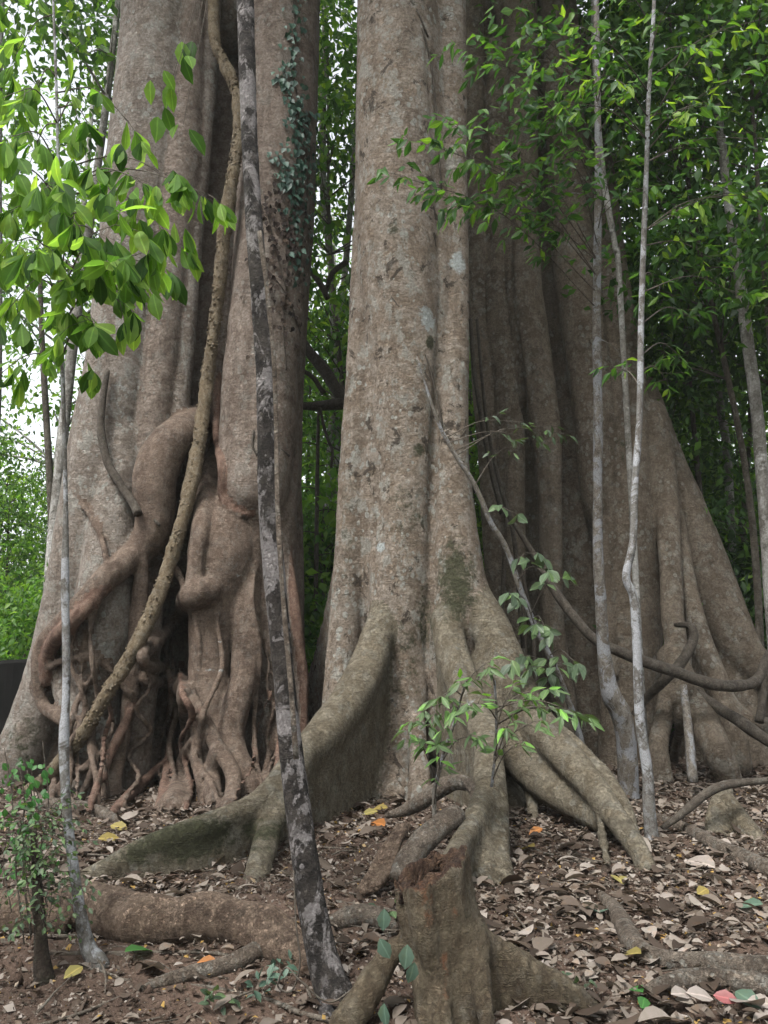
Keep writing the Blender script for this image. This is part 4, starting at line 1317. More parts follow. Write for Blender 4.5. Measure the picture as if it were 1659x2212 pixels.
# leaf spray hanging before the fig higher up
sp = Spray(rs)
a = P(470, -260, 4.4)
t = thing('hanging_leaf_spray', 'small spray of broad bright leaves hanging before the upper fig trunk', 'branch', a)
for e in ((345, 165, 4.2), (372, 190, 4.25), (405, 90, 4.3), (410, 125, 4.25), (350, 250, 4.35), (395, 275, 4.4)):
    q = P(*e)
    sp.tw.tube([a, (a + q) / 2 + np.array([0.05, 0, 0.1]), q], [0.004, 0.003, 0.0015], 4, 5)
    for k in range(2):
        sp.leaf(q + rs.normal(0, 0.02, 3), np.array([rs.normal(0, 0.35), rs.normal(0, 0.3), -1.0]), 0.17 * rs.uniform(0.7, 1.1), 0.3)
        sp.n[-1] = np.array([rs.normal(0, 0.3), -1.0, 0.4])
sp.build(t, LEAF_OVAL, M['leaf_big'], M['sap_brown'])

# the two saplings on the right
bp_ = G(1358, 1722)
Y0 = min(bp_[1], 9.0)
rows = [(1358, 1722, 46), (1355, 1640, 42), (1350, 1580, 42), (1338, 1535, 44), (1320, 1500, 42), (1309, 1445, 33), (1302, 1380, 26), (1298, 1300, 25), (1292, 1200, 22), (1291, 1050, 20), (1292, 900, 19), (1289, 700, 18), (1291, 500, 16),
        (1292, 350, 14), (1290, 150, 13), (1286, -100, 11), (1280, -300, 8)]
pts, rad = pxpath([(r[0], r[1], r[2], Y0 - 0.9 * i / (len(rows) - 1)) for i, r in enumerate(rows)])
trk1 = crom(pts, 6)
pts, rad = down(pts[::-1], rad[::-1], 0.15, 1.2)
t1 = thing('mottled_sapling', 'straight pale mottled sapling with a crooked mossy foot before the right tree', 'sapling', bp_)
b = MB()
b.tube(pts, rad, 12, 8, rough=0.1, freq=8, lump=0.08)
b.build('trunk', M['sap_mottled'], t1)
bp2 = G(1408, 1812)
Y2 = bp2[1]
rows = [(1408, 1812, 32), (1402, 1740, 27), (1398, 1660, 23), (1390, 1560, 21), (1383, 1440, 20), (1380, 1370, 19), (1370, 1290, 18), (1362, 1245, 17), (1368, 1170, 16), (1375, 1050, 15), (1378, 900, 14), (1381, 700, 13), (1386, 500, 12),
        (1394, 350, 10), (1402, 200, 9), (1410, 0, 8), (1418, -200, 6)]
pts, rad = pxpath([(r[0], r[1], r[2], Y2 - 0.4 * i / (len(rows) - 1)) for i, r in enumerate(rows)])
pts[3:-1, 0] += np.random.default_rng(8).normal(0, 0.016, len(pts) - 4)
trk2 = crom(pts, 6)
pts, rad = down(pts[::-1], rad[::-1], 0.12, 1.3)
t2 = thing('slender_sapling', 'slender white spotted sapling with a kink, right of the mottled one', 'sapling', bp2)
b = MB()
b.tube(pts, rad, 10, 8, rough=0.1, freq=8)
b.build('trunk', M['sap_white'], t2)


def crown_from(trk, t, ends, L, seed, tw=0.26, tws=0.13, step=0.055, droop=0.7, start=0.25, tmpl=LEAF_LANCE, mat='leaf_lance', wide=1.0):
    r = np.random.default_rng(seed)
    s = Spray(r)
    for ex, ey, eY in ends:
        e = P(ex, ey, eY)
        i = np.argmin(np.abs(trk[:, 2] - (e[2] - r.uniform(-0.15, 0.45))))
        a = trk[i]
        m_ = (a + e) / 2 + np.array([0, 0, 0.12 * np.linalg.norm(e - a)])
        s.branch([a, m_, e], 0.007, L, tw, tws, step, droop, start)
    s.build(t, tmpl, M[mat], M['sap_brown'], wide)


crown_from(trk1, t1, [(850, 375, 6.6), (900, 300, 6.5), (930, 420, 6.7), (985, 440, 6.9), (1010, 330, 6.6), (960, 260, 6.5), (1060, 250, 6.8), (1110, 330, 7.0), (1120, 180, 6.8), (1040, 120, 6.7), (1000, 90, 6.5),
                      (1150, 60, 7.0), (1180, 240, 7.2), (1230, 330, 7.2), (1350, 300, 7.2), (1400, 180, 7.4), (1420, 400, 7.6), (1250, 30, 7.0), (1340, 60, 7.2), (1080, 20, 6.6)], 0.15, 41, tws=0.105, wide=1.35)
crown_from(trk2, t2, [(1180, 130, 6.1), (1230, 220, 6.3), (1260, 60, 6.2), (1300, 160, 6.0), (1470, 100, 6.3), (1520, 220, 6.1), (1560, 60, 6.0), (1600, 160, 6.2), (1640, 300, 6.4), (1500, 320, 6.6), (1550, 420, 6.5),
                      (1450, 250, 6.8), (1650, 40, 6.2), (1440, 20, 6.4), (1640, 420, 6.7), (1540, 560, 7.2), (1350, -20, 6.2)], 0.135, 42, tws=0.105, wide=1.35)
crown_from(trk2, t2, [(1470, 770, 7.6), (1440, 820, 7.4), (1500, 690, 7.6), (1600, 640, 7.6), (1340, 800, 7.2), (1420, 620, 7.4)], 0.14, 43, start=0.5)
# sapling bare twigs low on the right pair
for a_, b_ in (((1290, 405, 8.3), (1180, 405, 8.1)), ((1290, 430, 8.3), (1200, 425, 8.2)), ((1291, 470, 8.3), (1340, 420, 8.1)), ((1290, 690, 8.4), (1330, 680, 8.2)), ((1291, 730, 8.4), (1360, 790, 8.3))):
    q0, q1 = P(*a_), P(*b_)
    s_ = MB()
    s_.tube([q0, (q0 + q1) / 2 + np.array([0, 0, 0.06]), q1], [0.007, 0.005, 0.002], 5, 5)
    s_.build('bare_branch', M['sap_mottled'], t1)

# leaning stem with grey green leaves in front of the right tree
bp_ = G(1275, 1690)
Yb = min(bp_[1], 8.9)
rows = [(1270, 1690, 17), (1258, 1615, 16), (1235, 1535, 14), (1200, 1445, 13), (1160, 1362, 13), (1135, 1300, 12), (1118, 1255, 12), (1098, 1195, 12), (1080, 1160, 12), (1058, 1125, 12), (1038, 1075, 11), (1018, 1035, 11), (985, 985, 10), (952, 925, 8),
        (925, 850, 6), (900, 770, 4)]
pts, rad = pxpath([(r[0], r[1], r[2], Yb - 0.7 * i / (len(rows) - 1)) for i, r in enumerate(rows)])
trk3 = crom(pts, 6)
pts, rad = down(pts[::-1], rad[::-1], 0.2, 1.2)
t3 = thing('leaning_sapling', 'thin crooked sapling leaning left with grey green leaves before the dark hollow', 'sapling', bp_)
b = MB()
b.tube(pts, rad, 8, 6, rough=0.12, freq=8)
b.build('trunk', M['sap_mottled'], t3)
crown_from(trk3, t3, [(1105, 1105, 8.0), (1150, 1195, 7.9), (1175, 1235, 7.8), (1215, 1245, 7.9), (1110, 1285, 7.8), (1160, 1345, 7.9), (1180, 1360, 8.0), (1205, 1440, 8.0), (1240, 1430, 8.0), (1150, 1440, 7.9), (1190, 1480, 8.0), (1110, 1420, 8.0)],
           0.17, 44, tw=0.13, tws=0.2, step=0.06, start=0.6, tmpl=LEAF_OVAL, mat='leaf_grey')
crown_from(trk3, t3, [(1110, 910, 8.3), (1150, 950, 8.4), (1210, 935, 8.5), (1180, 920, 8.4), (1100, 960, 8.3)], 0.12, 45, tw=0.2, tws=0.2, step=0.06, start=0.5, tmpl=LEAF_LANCE, mat='leaf_grey')

# seedling with bright narrow leaves before the middle buttress
bp_ = P(940, 1700, 6.6)
bp_[2] = float(H(bp_[0], bp_[1]))
t4 = thing('narrow_leaved_seedling', 'young seedling with narrow green leaves in front of the middle buttress', 'seedling', bp_)
b = MB()
st, rad = pxpath([(938, 1715, 9, 6.6), (945, 1680, 9, 6.6), (960, 1620, 8, 6.55), (980, 1565, 7, 6.5), (995, 1510, 6, 6.45), (1010, 1460, 5, 6.4)])
stt = crom(down(st[::-1], rad[::-1], 0.3)[0], 6)
p_, r_ = down(st[::-1], rad[::-1], 0.3)
b.tube(p_, r_, 7, 5)
st2, rad2 = pxpath([(1062, 1700, 7, 6.3), (1070, 1620, 6, 6.3), (1072, 1540, 6, 6.25), (1068, 1470, 5, 6.2)])
b.tube(st2, rad2, 6, 5)
b.build('stem', M['sap_mottled'], t4)
crown_from(stt, t4, [(892, 1590, 6.2), (905, 1560, 6.2), (925, 1530, 6.2), (945, 1610, 6.2), (965, 1560, 6.1), (1015, 1470, 6.2), (1040, 1440, 6.2), (950, 1650, 6.3), (1000, 1530, 6.0), (960, 1500, 6.2), (1020, 1590, 6.1)], 0.13, 46, tw=0.12, tws=0.13,
           step=0.05, start=0.5, mat='leaf_seed')
crown_from(crom(st2, 6), t4, [(1100, 1500, 6.1), (1130, 1520, 6.1), (1150, 1560, 6.0), (1180, 1530, 6.2), (1215, 1530, 6.2), (1245, 1540, 6.2), (1110, 1610, 6.1), (1090, 1570, 6.0), (1170, 1490, 6.2), (1060, 1450, 6.1), (1030, 1520, 6.0)], 0.13, 47,
           tw=0.12, tws=0.12, step=0.05, start=0.5, mat='leaf_seed')
# ------------------------------------------------------------------ stump, logs and roots on the ground
SFd = Field((-0.35, 3.2, -0.75), (2.0, 4.9, 1.0), (0.012, 0.014, 0.014))


def S(rows, k=0.04, tag=0, foot=False):
    p, r = rows2(rows)
    if foot:
        p, r = down(p, r, 0.3, 1.2)
    SFd.chain(p, r, k, tag, 4)


YS = 4.0
S([(930, 1800, 150, YS), (932, 1900, 152), (945, 2000, 158), (965, 2100, 160), (978, 2250, 170, YS - 0.1)], 0, 0, True)
S([(862, 1880, 40, YS - 0.05), (878, 1960, 42), (900, 2060, 40), (915, 2150, 44, YS - 0.15), (925, 2260, 50, YS - 0.25)], 0.035, 0, True)
S([(905, 1900, 60, YS - 0.16), (920, 2010, 64), (950, 2120, 56), (960, 2260, 60, YS - 0.3)], 0.04, 0, True)
S([(985, 1850, 56, YS + 0.02), (1005, 1960, 60), (1025, 2060, 56, YS - 0.08), (1042, 2150, 48, YS - 0.2), (1055, 2260, 50, YS - 0.3)], 0.035, 0, True)
p, r = rows2([(1000, 1960, 70, YS), (1040, 2000, 60, YS + 0.02), (1085, 2035, 54, YS + 0.03), (1140, 2068, 50, YS + 0.03), (1200, 2100, 46, YS + 0.02), (1265, 2145, 42, YS), (1320, 2195, 40, YS - 0.03), (1360, 2240, 40, YS - 0.1)])
SFd.fin(p, r, 0.07, 1, 4, 0.25)
S([(880, 2040, 50, YS), (845, 2060, 50, YS - 0.02), (815, 2110, 58, YS - 0.05), (782, 2165, 66, YS - 0.1), (745, 2230, 76, YS - 0.15)], 0.03, 1, True)
# the broken rim: cut along a sloping ragged plane, then hollow out
X, Y, Z = SFd.grids((slice(None),) * 3)
a_, b_ = P(852, 1912, YS), P(1005, 1845, YS)
sl_ = (b_[2] - a_[2]) / (b_[0] - a_[0])
gx_, gy_ = np.meshgrid(SFd.ax[0], SFd.ax[1], indexing='ij')
rag = 0.09 * fbm(np.stack([gx_ * 9, gy_ * 9, gx_ * 0 + 1.5], -1), 4) + 0.05 * vnoise(np.stack([gx_ * 30, gy_ * 30, gx_ * 0], -1))
top = a_[2] + (gx_ - a_[0]) * sl_ + 0.10 * (gy_ - YS) + rag
cut = ((Z - top[:, :, None]) * 0.8).astype(np.float32)
w_ = cut > SFd.F - 0.004
SFd.F = np.maximum(SFd.F, cut)
SFd.O = np.where(w_ & (cut > -0.03), 2, SFd.O).astype(np.int16)
c0 = P(928, 1860, YS)
SFd.carve([c0 + np.array([0.0, 0.02, 0.4]), c0 + np.array([0.0, 0.02, 0.0]), c0 + np.array([0.02, 0.03, -0.42])], [0.13, 0.12, 0.07], 0.02, 2)
t = thing('broken_stump', 'hollow rotting stump with a ragged slanting top in the foreground', 'stump', (P(960, 2150, YS)[0], YS, float(H(0.3, YS))))
sp = [('stain', P(925, 1960, 3.75), (0.05, 0.25, 0.16), 0.5), ('stain', P(985, 1990, 3.75), (0.03, 0.25, 0.12), 0.5), ('stain', P(905, 1905, 3.8), (0.1, 0.25, 0.06), 0.55), ('stain', P(965, 2120, 3.7), (0.03, 0.25, 0.16), 0.55),
      ('moss', P(1100, 2100, 3.9), (0.5, 0.4, 0.14), 0.28), ('moss', P(1020, 1990, 3.8), (0.1, 0.3, 0.12), 0.35)]
split_parts(SFd, t, {0: ('bark', M['stump'], None), 1: ('buttress_root', M['stump'], None), 2: ('heartwood', M['rot'], 'crumbling reddish wood in the hollow top')},
            lambda V: 0.03 * fbm(V * np.array([8, 8, 1.8]), 4) + 0.012 * vnoise(V * np.array([34, 34, 7.0])) + 0.006 * vnoise(V * np.array([60, 60, 20.0])), sp)
rk = np.random.default_rng(9)
sb = MB()
for k in range(34):
    a = rk.uniform(0, 6.283)
    R_k = rk.uniform(0.1, 0.17)
    q = P(928, 1880, YS) + np.array([R_k * math.cos(a), R_k * math.sin(a) * 0.9, 0])
    q[2] = a_[2] + (q[0] - a_[0]) * sl_ + 0.10 * (q[1] - YS) - 0.06
    h = rk.uniform(0.04, 0.1)
    sb.tube([q, q + np.array([rk.normal(0, 0.008), rk.normal(0, 0.008), h * 0.6]), q + np.array([rk.normal(0, 0.015), rk.normal(0, 0.015), h])], [rk.uniform(0.01, 0.022), 0.011, 0.002], 5, 1, rough=0.3, freq=30)
sb.build('splinters', M['rot'], t)

# fallen log on the left
b = MB()
pts, rad = lay([(120, 1960, 60), (180, 1962, 98), (240, 1972, 108), (310, 1984, 112), (380, 1992, 94), (450, 1986, 102), (520, 1992, 94), (580, 2014, 96), (640, 2058, 76), (670, 2100, 40)])
b.tube(pts, rad, 28, 12, rough=0.28, freq=5.0, lump=0.2)
t = thing('fallen_log', 'thick crumbling brown log lying across the left foreground', 'log', (pts[3][0], pts[3][1], float(H(pts[3][0], pts[3][1]))))
b.build('log', M['log'], t)
b = MB()
p2, r2 = lay([(-60, 1980, 88), (0, 1978, 92), (60, 1978, 90), (110, 1984, 76), (150, 2000, 40)])
b.tube(p2, r2, 20, 8, rough=0.28, freq=5.0, lump=0.2)
props(b.build('log_end', M['log'], None, p2[2]), 'shorter mossy log piece at the left edge beyond the mossy stem', 'log')
b = MB()
pts, rad = lay([(300, 2140, 14), (350, 2122, 26), (410, 2104, 32), (470, 2092, 36), (530, 2068, 40), (575, 2040, 38), (610, 2005, 28)])
b.tube(pts, rad, 14, 8, rough=0.25, freq=8, lump=0.2)
props(b.build('surface_root', M['deadwood'], None, pts[3]), 'grey root half buried in soil below the fallen log', 'root')

b = MB()
pts, rad = lay([(1300, 1935, 20), (1330, 1968, 36), (1352, 2010, 44), (1375, 2046, 44), (1410, 2068, 42), (1470, 2080, 46), (1540, 2084, 52), (1620, 2094, 58), (1720, 2104, 62)])
b.tube(pts, rad, 18, 10, rough=0.14, freq=6, lump=0.2)
pts2, rad2 = lay([(1390, 2146, 20), (1430, 2128, 34), (1500, 2114, 44), (1600, 2122, 48), (1720, 2140, 50)])
b.tube(pts2, rad2, 16, 10, rough=0.16, freq=6, lump=0.2)
t = thing('elbow_root', 'thick bent root crossing the leaf litter at the lower right', 'root', pts[4])
b.build('root', M['deadwood'], t)
b = MB()
p_, r_ = lay([(1420, 2150, 4), (1500, 2138, 4), (1560, 2140, 4), (1610, 2158, 4), (1670, 2165, 4)])
b.tube(p_, r_, 5, 6)
b.build('rootlet', M['sap_brown'], t)
b = MB()
pts, rad = lay([(1415, 1764, 20), (1460, 1782, 24), (1500, 1800, 28), (1550, 1828, 34), (1605, 1852, 38), (1660, 1876, 40), (1720, 1905, 40)])
b.tube(pts, rad, 12, 8, rough=0.16, freq=6, lump=0.2)
props(b.build('surface_root', M['deadwood'], None, pts[3]), 'straight root running to the right edge behind the elbow root', 'root')
b = MB()
pts, rad = pxpath([(1430, 1790, 12, 7.2), (1480, 1752, 18, 7.25), (1520, 1718, 20, 7.3), (1560, 1698, 20, 7.3), (1610, 1690, 16, 7.3), (1680, 1685, 14, 7.3)])
b.tube(pts, rad, 10, 8, rough=0.2, freq=8, lump=0.2)
props(b.build('arched_root', M['liana'], None, pts[1]), 'thin arched root rising over the pale mossy knee root', 'root')
b = MB()
pts, rad = pxpath([(1572, 1702, 26, 7.75), (1560, 1740, 52, 7.6), (1556, 1785, 66, 7.5), (1560, 1840, 70, 7.3)])
b.tube(pts, rad, 14, 8, rough=0.15, freq=6, lump=0.2, flat=0.6)
p_, r_ = pxpath([(1566, 1720, 30, 7.6), (1600, 1775, 46, 7.45), (1640, 1830, 50, 7.2)])
b.tube(p_, r_, 12, 8, rough=0.15, freq=6, lump=0.2)
props(b.build('knee_root', M['mid_root'], None, pts[3]), 'pale mossy knee shaped root standing up at the right', 'root')
b = MB()
pts, rad = pxpath([(835, 1762, 12, 7.15), (870, 1752, 24, 7.05), (905, 1735, 34, 6.95), (940, 1712, 38, 6.9), (970, 1694, 38, 6.85), (1000, 1690, 32, 6.8), (1020, 1702, 24, 6.72), (1028, 1735, 20, 6.6), (1022, 1768, 18, 6.5)])
b.tube(pts, rad, 12, 8, rough=0.25, freq=9, lump=0.2)
props(b.build('crooked_branch', M['deadwood'], None, pts[1]), 'crooked grey dead branch bent against the middle buttress', 'branch')
b = MB()
pts, rad = pxpath([(860, 1900, 46, 5.5), (880, 1862, 52, 5.6), (915, 1818, 54, 5.75), (950, 1785, 50, 5.9), (985, 1760, 44, 6.1)])
b.tube(pts, rad, 14, 8, rough=0.16, freq=7, lump=0.2)
props(b.build('short_log', M['deadwood'], None, pts[2]), 'short dark log slanting up behind the broken stump', 'log')
b = MB()
for k in range(7):
    o = rs.normal(0, 7, 2)
    pts, rad = pxpath([(778 + k * 8 + o[0], 1935 - k * 4, 14, 5.45), (805 + k * 6, 1885, 22, 5.6), (835 + k * 4, 1830, 22, 5.75), (868 + k * 2 + o[1], 1782, 14, 5.95)])
    b.tube(pts, rad, 8, 6, rough=0.4, freq=9, lump=0.3, flat=0.6)
props(b.build('splintered_log', M['log'], None, pts[1]), 'splintered fibrous slab of rotten wood left of the short log', 'log')
b = MB()
pts, rad = lay([(690, 2010, 26), (730, 1992, 40), (775, 1978, 48), (815, 1985, 44), (850, 2010, 30)])
b.tube(pts, rad, 14, 8, rough=0.35, freq=7, lump=0.3)
props(b.build('rotten_lump', M['deadwood'], None, pts[2]), 'lump of crumbling dead wood between the dark slim tree and stump', 'log')
b = MB()
pts, rad = lay([(20, 1748, 20), (80, 1738, 26), (150, 1740, 26), (210, 1752, 24), (260, 1775, 20)])
b.tube(pts, rad, 10, 8, rough=0.25, freq=7, lump=0.2)
props(b.build('fallen_branch', M['deadwood'], None, pts[2]), 'dead branch lying on the soil behind the white sapling', 'branch')

# mossy stub with little leaves at the lower left
bp_ = G(92, 2120)
t = thing('mossy_shrub', 'thin dark mossy stem with tiny dull leaves at the lower left', 'shrub', bp_)
b = MB()
pts, rad = pxpath([(94, 2125, 46, bp_[1]), (90, 2060, 32, bp_[1]), (86, 1990, 25, bp_[1]), (80, 1920, 21, bp_[1] + 0.02), (76, 1860, 17, bp_[1] + 0.03), (72, 1790, 11, bp_[1] + 0.05)])
p_, r_ = down(pts[::-1], rad[::-1], 0.1)
b.tube(p_, r_, 12, 8, rough=0.35, freq=9, lump=0.2)
b.build('stem', M['mossy'], t)
r5 = np.random.default_rng(55)
s = Spray(r5)
for k in range(80):
    a = pts[r5.integers(2, 6)] + r5.normal(0, 0.03, 3)
    d_ = norm(r5.normal(0, 1, 3) * np.array([1, 0.7, 0.5]) + np.array([0, 0, 0.7]))
    s.twig(a, d_, r5.uniform(0.12, 0.36), 0.035, 0.03, 0.8, 0.002)
s.build(t, LEAF_OVAL, M['leaf_grey'], M['liana'])
ps, ds, ns, Ls = [], [], [], []
for k in range(120):
    px, py = r5.normal(50, 34), r5.uniform(1640, 1930)
    ps.append(P(px, py, bp_[1] + 0.25 + r5.normal(0, 0.12)))
    ds.append(np.array([r5.normal(0, 0.6), r5.normal(0, 0.5), -0.7]))
    ns.append(np.array([0, -0.7, 0.7]) + r5.normal(0, 0.3, 3))
    Ls.append(r5.uniform(0.025, 0.055))
tv = thing('trailing_creeper', 'trailing creeper with round bright leaves around the mossy stem', 'creeper', bp_)
vb = MB()
for k in range(9):
    x0 = r5.normal(50, 25)
    q, r_ = pxpath([(x0 + r5.normal(0, 6), 1600 + 16 * k, 3, bp_[1] + 0.3), (x0 + 12, 1740, 3, bp_[1] + 0.25), (x0 - 8, 1860, 3, bp_[1] + 0.2), (x0 + 10, 1960 + 10 * k, 3, bp_[1] + 0.1)])
    vb.tube(q, r_, 4, 5)
vb.build('stem', M['liana'], tv)
leaves('foliage', ps, ds, ns, Ls, LEAF_OVAL, M['leaf_fresh'], tv, 1.4)

# dark low wall far left
WP = [P(-260, 1430, 12.0), P(116, 1424, 12.3)]
b = MB()
for k, (p0, p1) in enumerate(zip(WP, WP[1:])):
    pass
z0 = float(H(WP[1][0], 12.3)) - 0.3
ang = math.atan2(WP[1][1] - WP[0][1], WP[1][0] - WP[0][0])
nx = 26
V, F = [], []
for i in range(nx + 1):
    f = i / nx
    q = WP[0] * (1 - f) + WP[1] * f
    wob = 0.05 * vnoise(np.array([[f * 14, 1.0, 2.0]]))[0]
    for dy, z in ((0.0, z0), (0.0, q[2] + wob - 0.05), (0.05, q[2] + wob), (0.4, q[2] + wob), (0.45, q[2] + wob - 0.05), (0.45, z0)):
        V.append((q[0], q[1] + dy + 0.04 * vnoise(np.array([[f * 20, z * 4, dy * 9]]))[0], z))
for i in range(nx):
    for k in range(5):
        F.append((i * 6 + k, (i + 1) * 6 + k, (i + 1) * 6 + k + 1, i * 6 + k + 1))
F += [(0, 1, 2, 3, 4, 5), tuple(nx * 6 + k for k in (5, 4, 3, 2, 1, 0))]
wm, wnt = mat_new('shade_black_stone')
N_ = NT(wnt)
tcw = N_.n('ShaderNodeTexCoord').outputs['Object']
bs = N_.n('ShaderNodeBsdfPrincipled')
bs.inputs['Roughness'].default_value = 0.9
bs.inputs['Specular IOR Level'].default_value = 0.1
N_.l(N_.mix(N_.noise(tcw, 5, 5), (0.003, 0.003, 0.003), (0.008, 0.008, 0.0075)), bs.inputs['Base Color'])  # near-black colour paints in the deep shade on the wall
N_.out(bs.outputs['BSDF'])
props(mesh_obj('low_wall', V, F, wm, None, smooth=False, origin=WP[0]), 'low wall with its deep shade painted black, behind the left tree', 'wall')

# ------------------------------------------------------------------ leaf litter
rl = np.random.default_rng(77)
LIT = [leaf_template([(0, 0), (0.07, 0.06 * w_), (0.22, 0.17 * w_), (0.45, 0.25 * w_), (0.68, 0.23 * w_), (0.86, 0.14 * w_), (0.95, 0.05 * w_), (1, 0)], f, d_, c_) for f, d_, c_, w_ in ((0.35, 0.25, 0.1, 1), (-0.4, -0.3, -0.15, 1), (0.9, 0.15, 0.05, 0.9), (0.2, 0.45, 0.35, 0.8))]
n = 60000
x = rl.uniform(-5.2, 6.5, n)
y = 2.7 + 13.5 * rl.random(n) ** 1.25
den = 0.5 + 0.42 * sstep(-0.6, 0.6, x) + 1.0 * vnoise(np.stack([x * 1.3, y * 1.3, x * 0], -1)) + 0.25 * sstep(5.0, 6.5, y)
den = np.where((y < 5.0) & (x < 0.3), den * 0.4, den)
den = np.where((y < 6.9) & (y > 4.9) & (x < 0.5) & (x > -0.9), den * 0.55, den)
ok = rl.random(n) < den
x, y = x[ok], y[ok]
n = len(x)
z = H(x, y) + rl.uniform(0.008, 0.05, n)
az = rl.uniform(0, 2 * math.pi, n)
ds = np.stack([np.cos(az), np.sin(az), rl.normal(0, 0.2, n)], -1)
ns = np.stack([rl.normal(0, 0.26, n), rl.normal(0, 0.26, n), np.ones(n)], -1)
Lf = np.clip(rl.lognormal(math.log(0.06), 0.52, n), 0.02, 0.18)
VV, FF, off = [], [], 0
which = rl.integers(0, 4, n)
pos = np.stack([x, y, z], -1)
for k in range(4):
    m_ = which == k
    v, f = leaf_arrays(pos[m_], ds[m_], ns[m_], Lf[m_], LIT[k], rl.uniform(0.8, 1.5, m_.sum()))
    VV.append(v)
    FF.append(f + off)
    off += len(v)
props(mesh_obj('leaf_litter', np.vstack(VV), np.vstack(FF), M['litter']), 'brown and grey dead leaves covering the forest floor', None, None, 'stuff')
# crumbled leaf bits and soil clods between the leaves
n = 90000
x, y = rl.uniform(-4.5, 5.0, n), 2.7 + 7.5 * rl.random(n) ** 1.3
pos = np.stack([x, y, H(x, y) + rl.uniform(0.004, 0.03, n)], -1)
az = rl.uniform(0, 6.283, n)
v, f = leaf_arrays(pos, np.stack([np.cos(az), np.sin(az), rl.normal(0, 0.5, n)], -1), np.stack([rl.normal(0, 0.6, n), rl.normal(0, 0.6, n), np.ones(n)], -1), np.clip(rl.lognormal(math.log(0.022), 0.45, n), 0.008, 0.06), LEAF_FAR, rl.uniform(0.6, 1.8, n))
props(mesh_obj('leaf_crumbs', v, f, M['litter']), 'small broken bits of dead leaf mixed into the soil', None, None, 'stuff')
cb = []
for k in range(1500):
    xx, yy = rl.uniform(-3.2, 3.4), 2.9 + 5.0 * rl.random() ** 1.4
    cb.append((xx, yy, float(H(xx, yy)), rl.uniform(0.008, 0.035)))
cv, cf, co_ = [], [], 0
bmx = np.array([(1, 0, 0), (-1, 0, 0), (0, 1, 0), (0, -1, 0), (0, 0, 1), (0, 0, -1)], float)
bf = np.array([(0, 2, 4), (2, 1, 4), (1, 3, 4), (3, 0, 4), (2, 0, 5), (1, 2, 5), (3, 1, 5), (0, 3, 5)])
for xx, yy, zz, s0 in cb:
    cv.append(np.array([xx, yy, zz + s0 * 0.3]) + bmx * s0 * rl.uniform(0.5, 1.2, (6, 1)) + rl.normal(0, s0 * 0.25, (6, 3)))
    cf.append(bf + co_)
    co_ += 6
props(mesh_obj('soil_clods', np.vstack(cv), np.vstack(cf), M['soil']), 'small crumbs of brown soil on the forest floor', None, None, 'stuff')
# fine rootlets over the soil
for k in range(26):
    xx, yy = rl.uniform(-2.6, 2.6), 3.1 + 3.8 * rl.random()
    a = rl.uniform(-0.6, 0.6) + (math.pi if rl.random() < 0.5 else 0)
    L_ = rl.uniform(0.5, 1.5)
    w0 = rl.uniform(0.006, 0.016)
    pp = []
    for f in np.linspace(0, 1, 8):
        a += rl.normal(0, 0.22)
        xx, yy = xx + math.cos(a) * L_ / 7, yy + math.sin(a) * L_ / 7
        pp.append((xx, yy, float(H(xx, yy)) + w0 * 0.5 - (0.03 if f in (0, 1) else 0)))
    b = MB()
    b.tube(pp, np.linspace(w0, w0 * 0.5, 8), 7, 4, rough=0.25, freq=20)
    props(b.build('surface_rootlet', M['sap_brown'], None, pp[3]), 'thin brown rootlet lying on the soil among the dead leaves', 'root', 'thin rootlets on the ground')
# twigs in the litter
b = MB()
for k in range(260):
    xx, yy = rl.uniform(-3.5, 4), 3.0 + 7 * rl.random() ** 1.2
    a = rl.uniform(0, 6.3)
    L_ = rl.uniform(0.08, 0.45)
    pp = []
    for f in (-0.5, -0.15, 0.2, 0.5):
        qx, qy = xx + math.cos(a) * L_ * f + rl.normal(0, 0.015), yy + math.sin(a) * L_ * f + rl.normal(0, 0.015)
        pp.append((qx, qy, float(H(qx, qy)) + 0.035 + rl.normal(0, 0.008)))
    b.tube(pp, np.array([1, 0.9, 0.7, 0.4]) * rl.uniform(0.003, 0.008), 5, 2)
props(b.build('twig_debris', M['sap_brown']), 'fallen twigs scattered among the dead leaves', None, None, 'stuff')


def ground_leaf(px, py, wpx, mat, label, tm=LEAF_OVAL, wide=1.2, az=None, up=0.06, tilt=0.5):
    g = G(px, py)
    L_ = wpx * mpp(py, g[1])
    a = rl.uniform(0, 6.3) if az is None else az
    d_ = np.array([math.cos(a), math.sin(a), rl.normal(0, 0.1)])
    q = g + np.array([0, 0, up]) - d_ * L_ * 0.5
    o = leaves('fallen_leaf', [q], [d_], [np.array([rl.normal(0, 0.2), -tilt, 1.0])], L_, tm, M[mat], None, wide, origin=q)
    props(o, label, 'leaf', 'single fallen leaves')


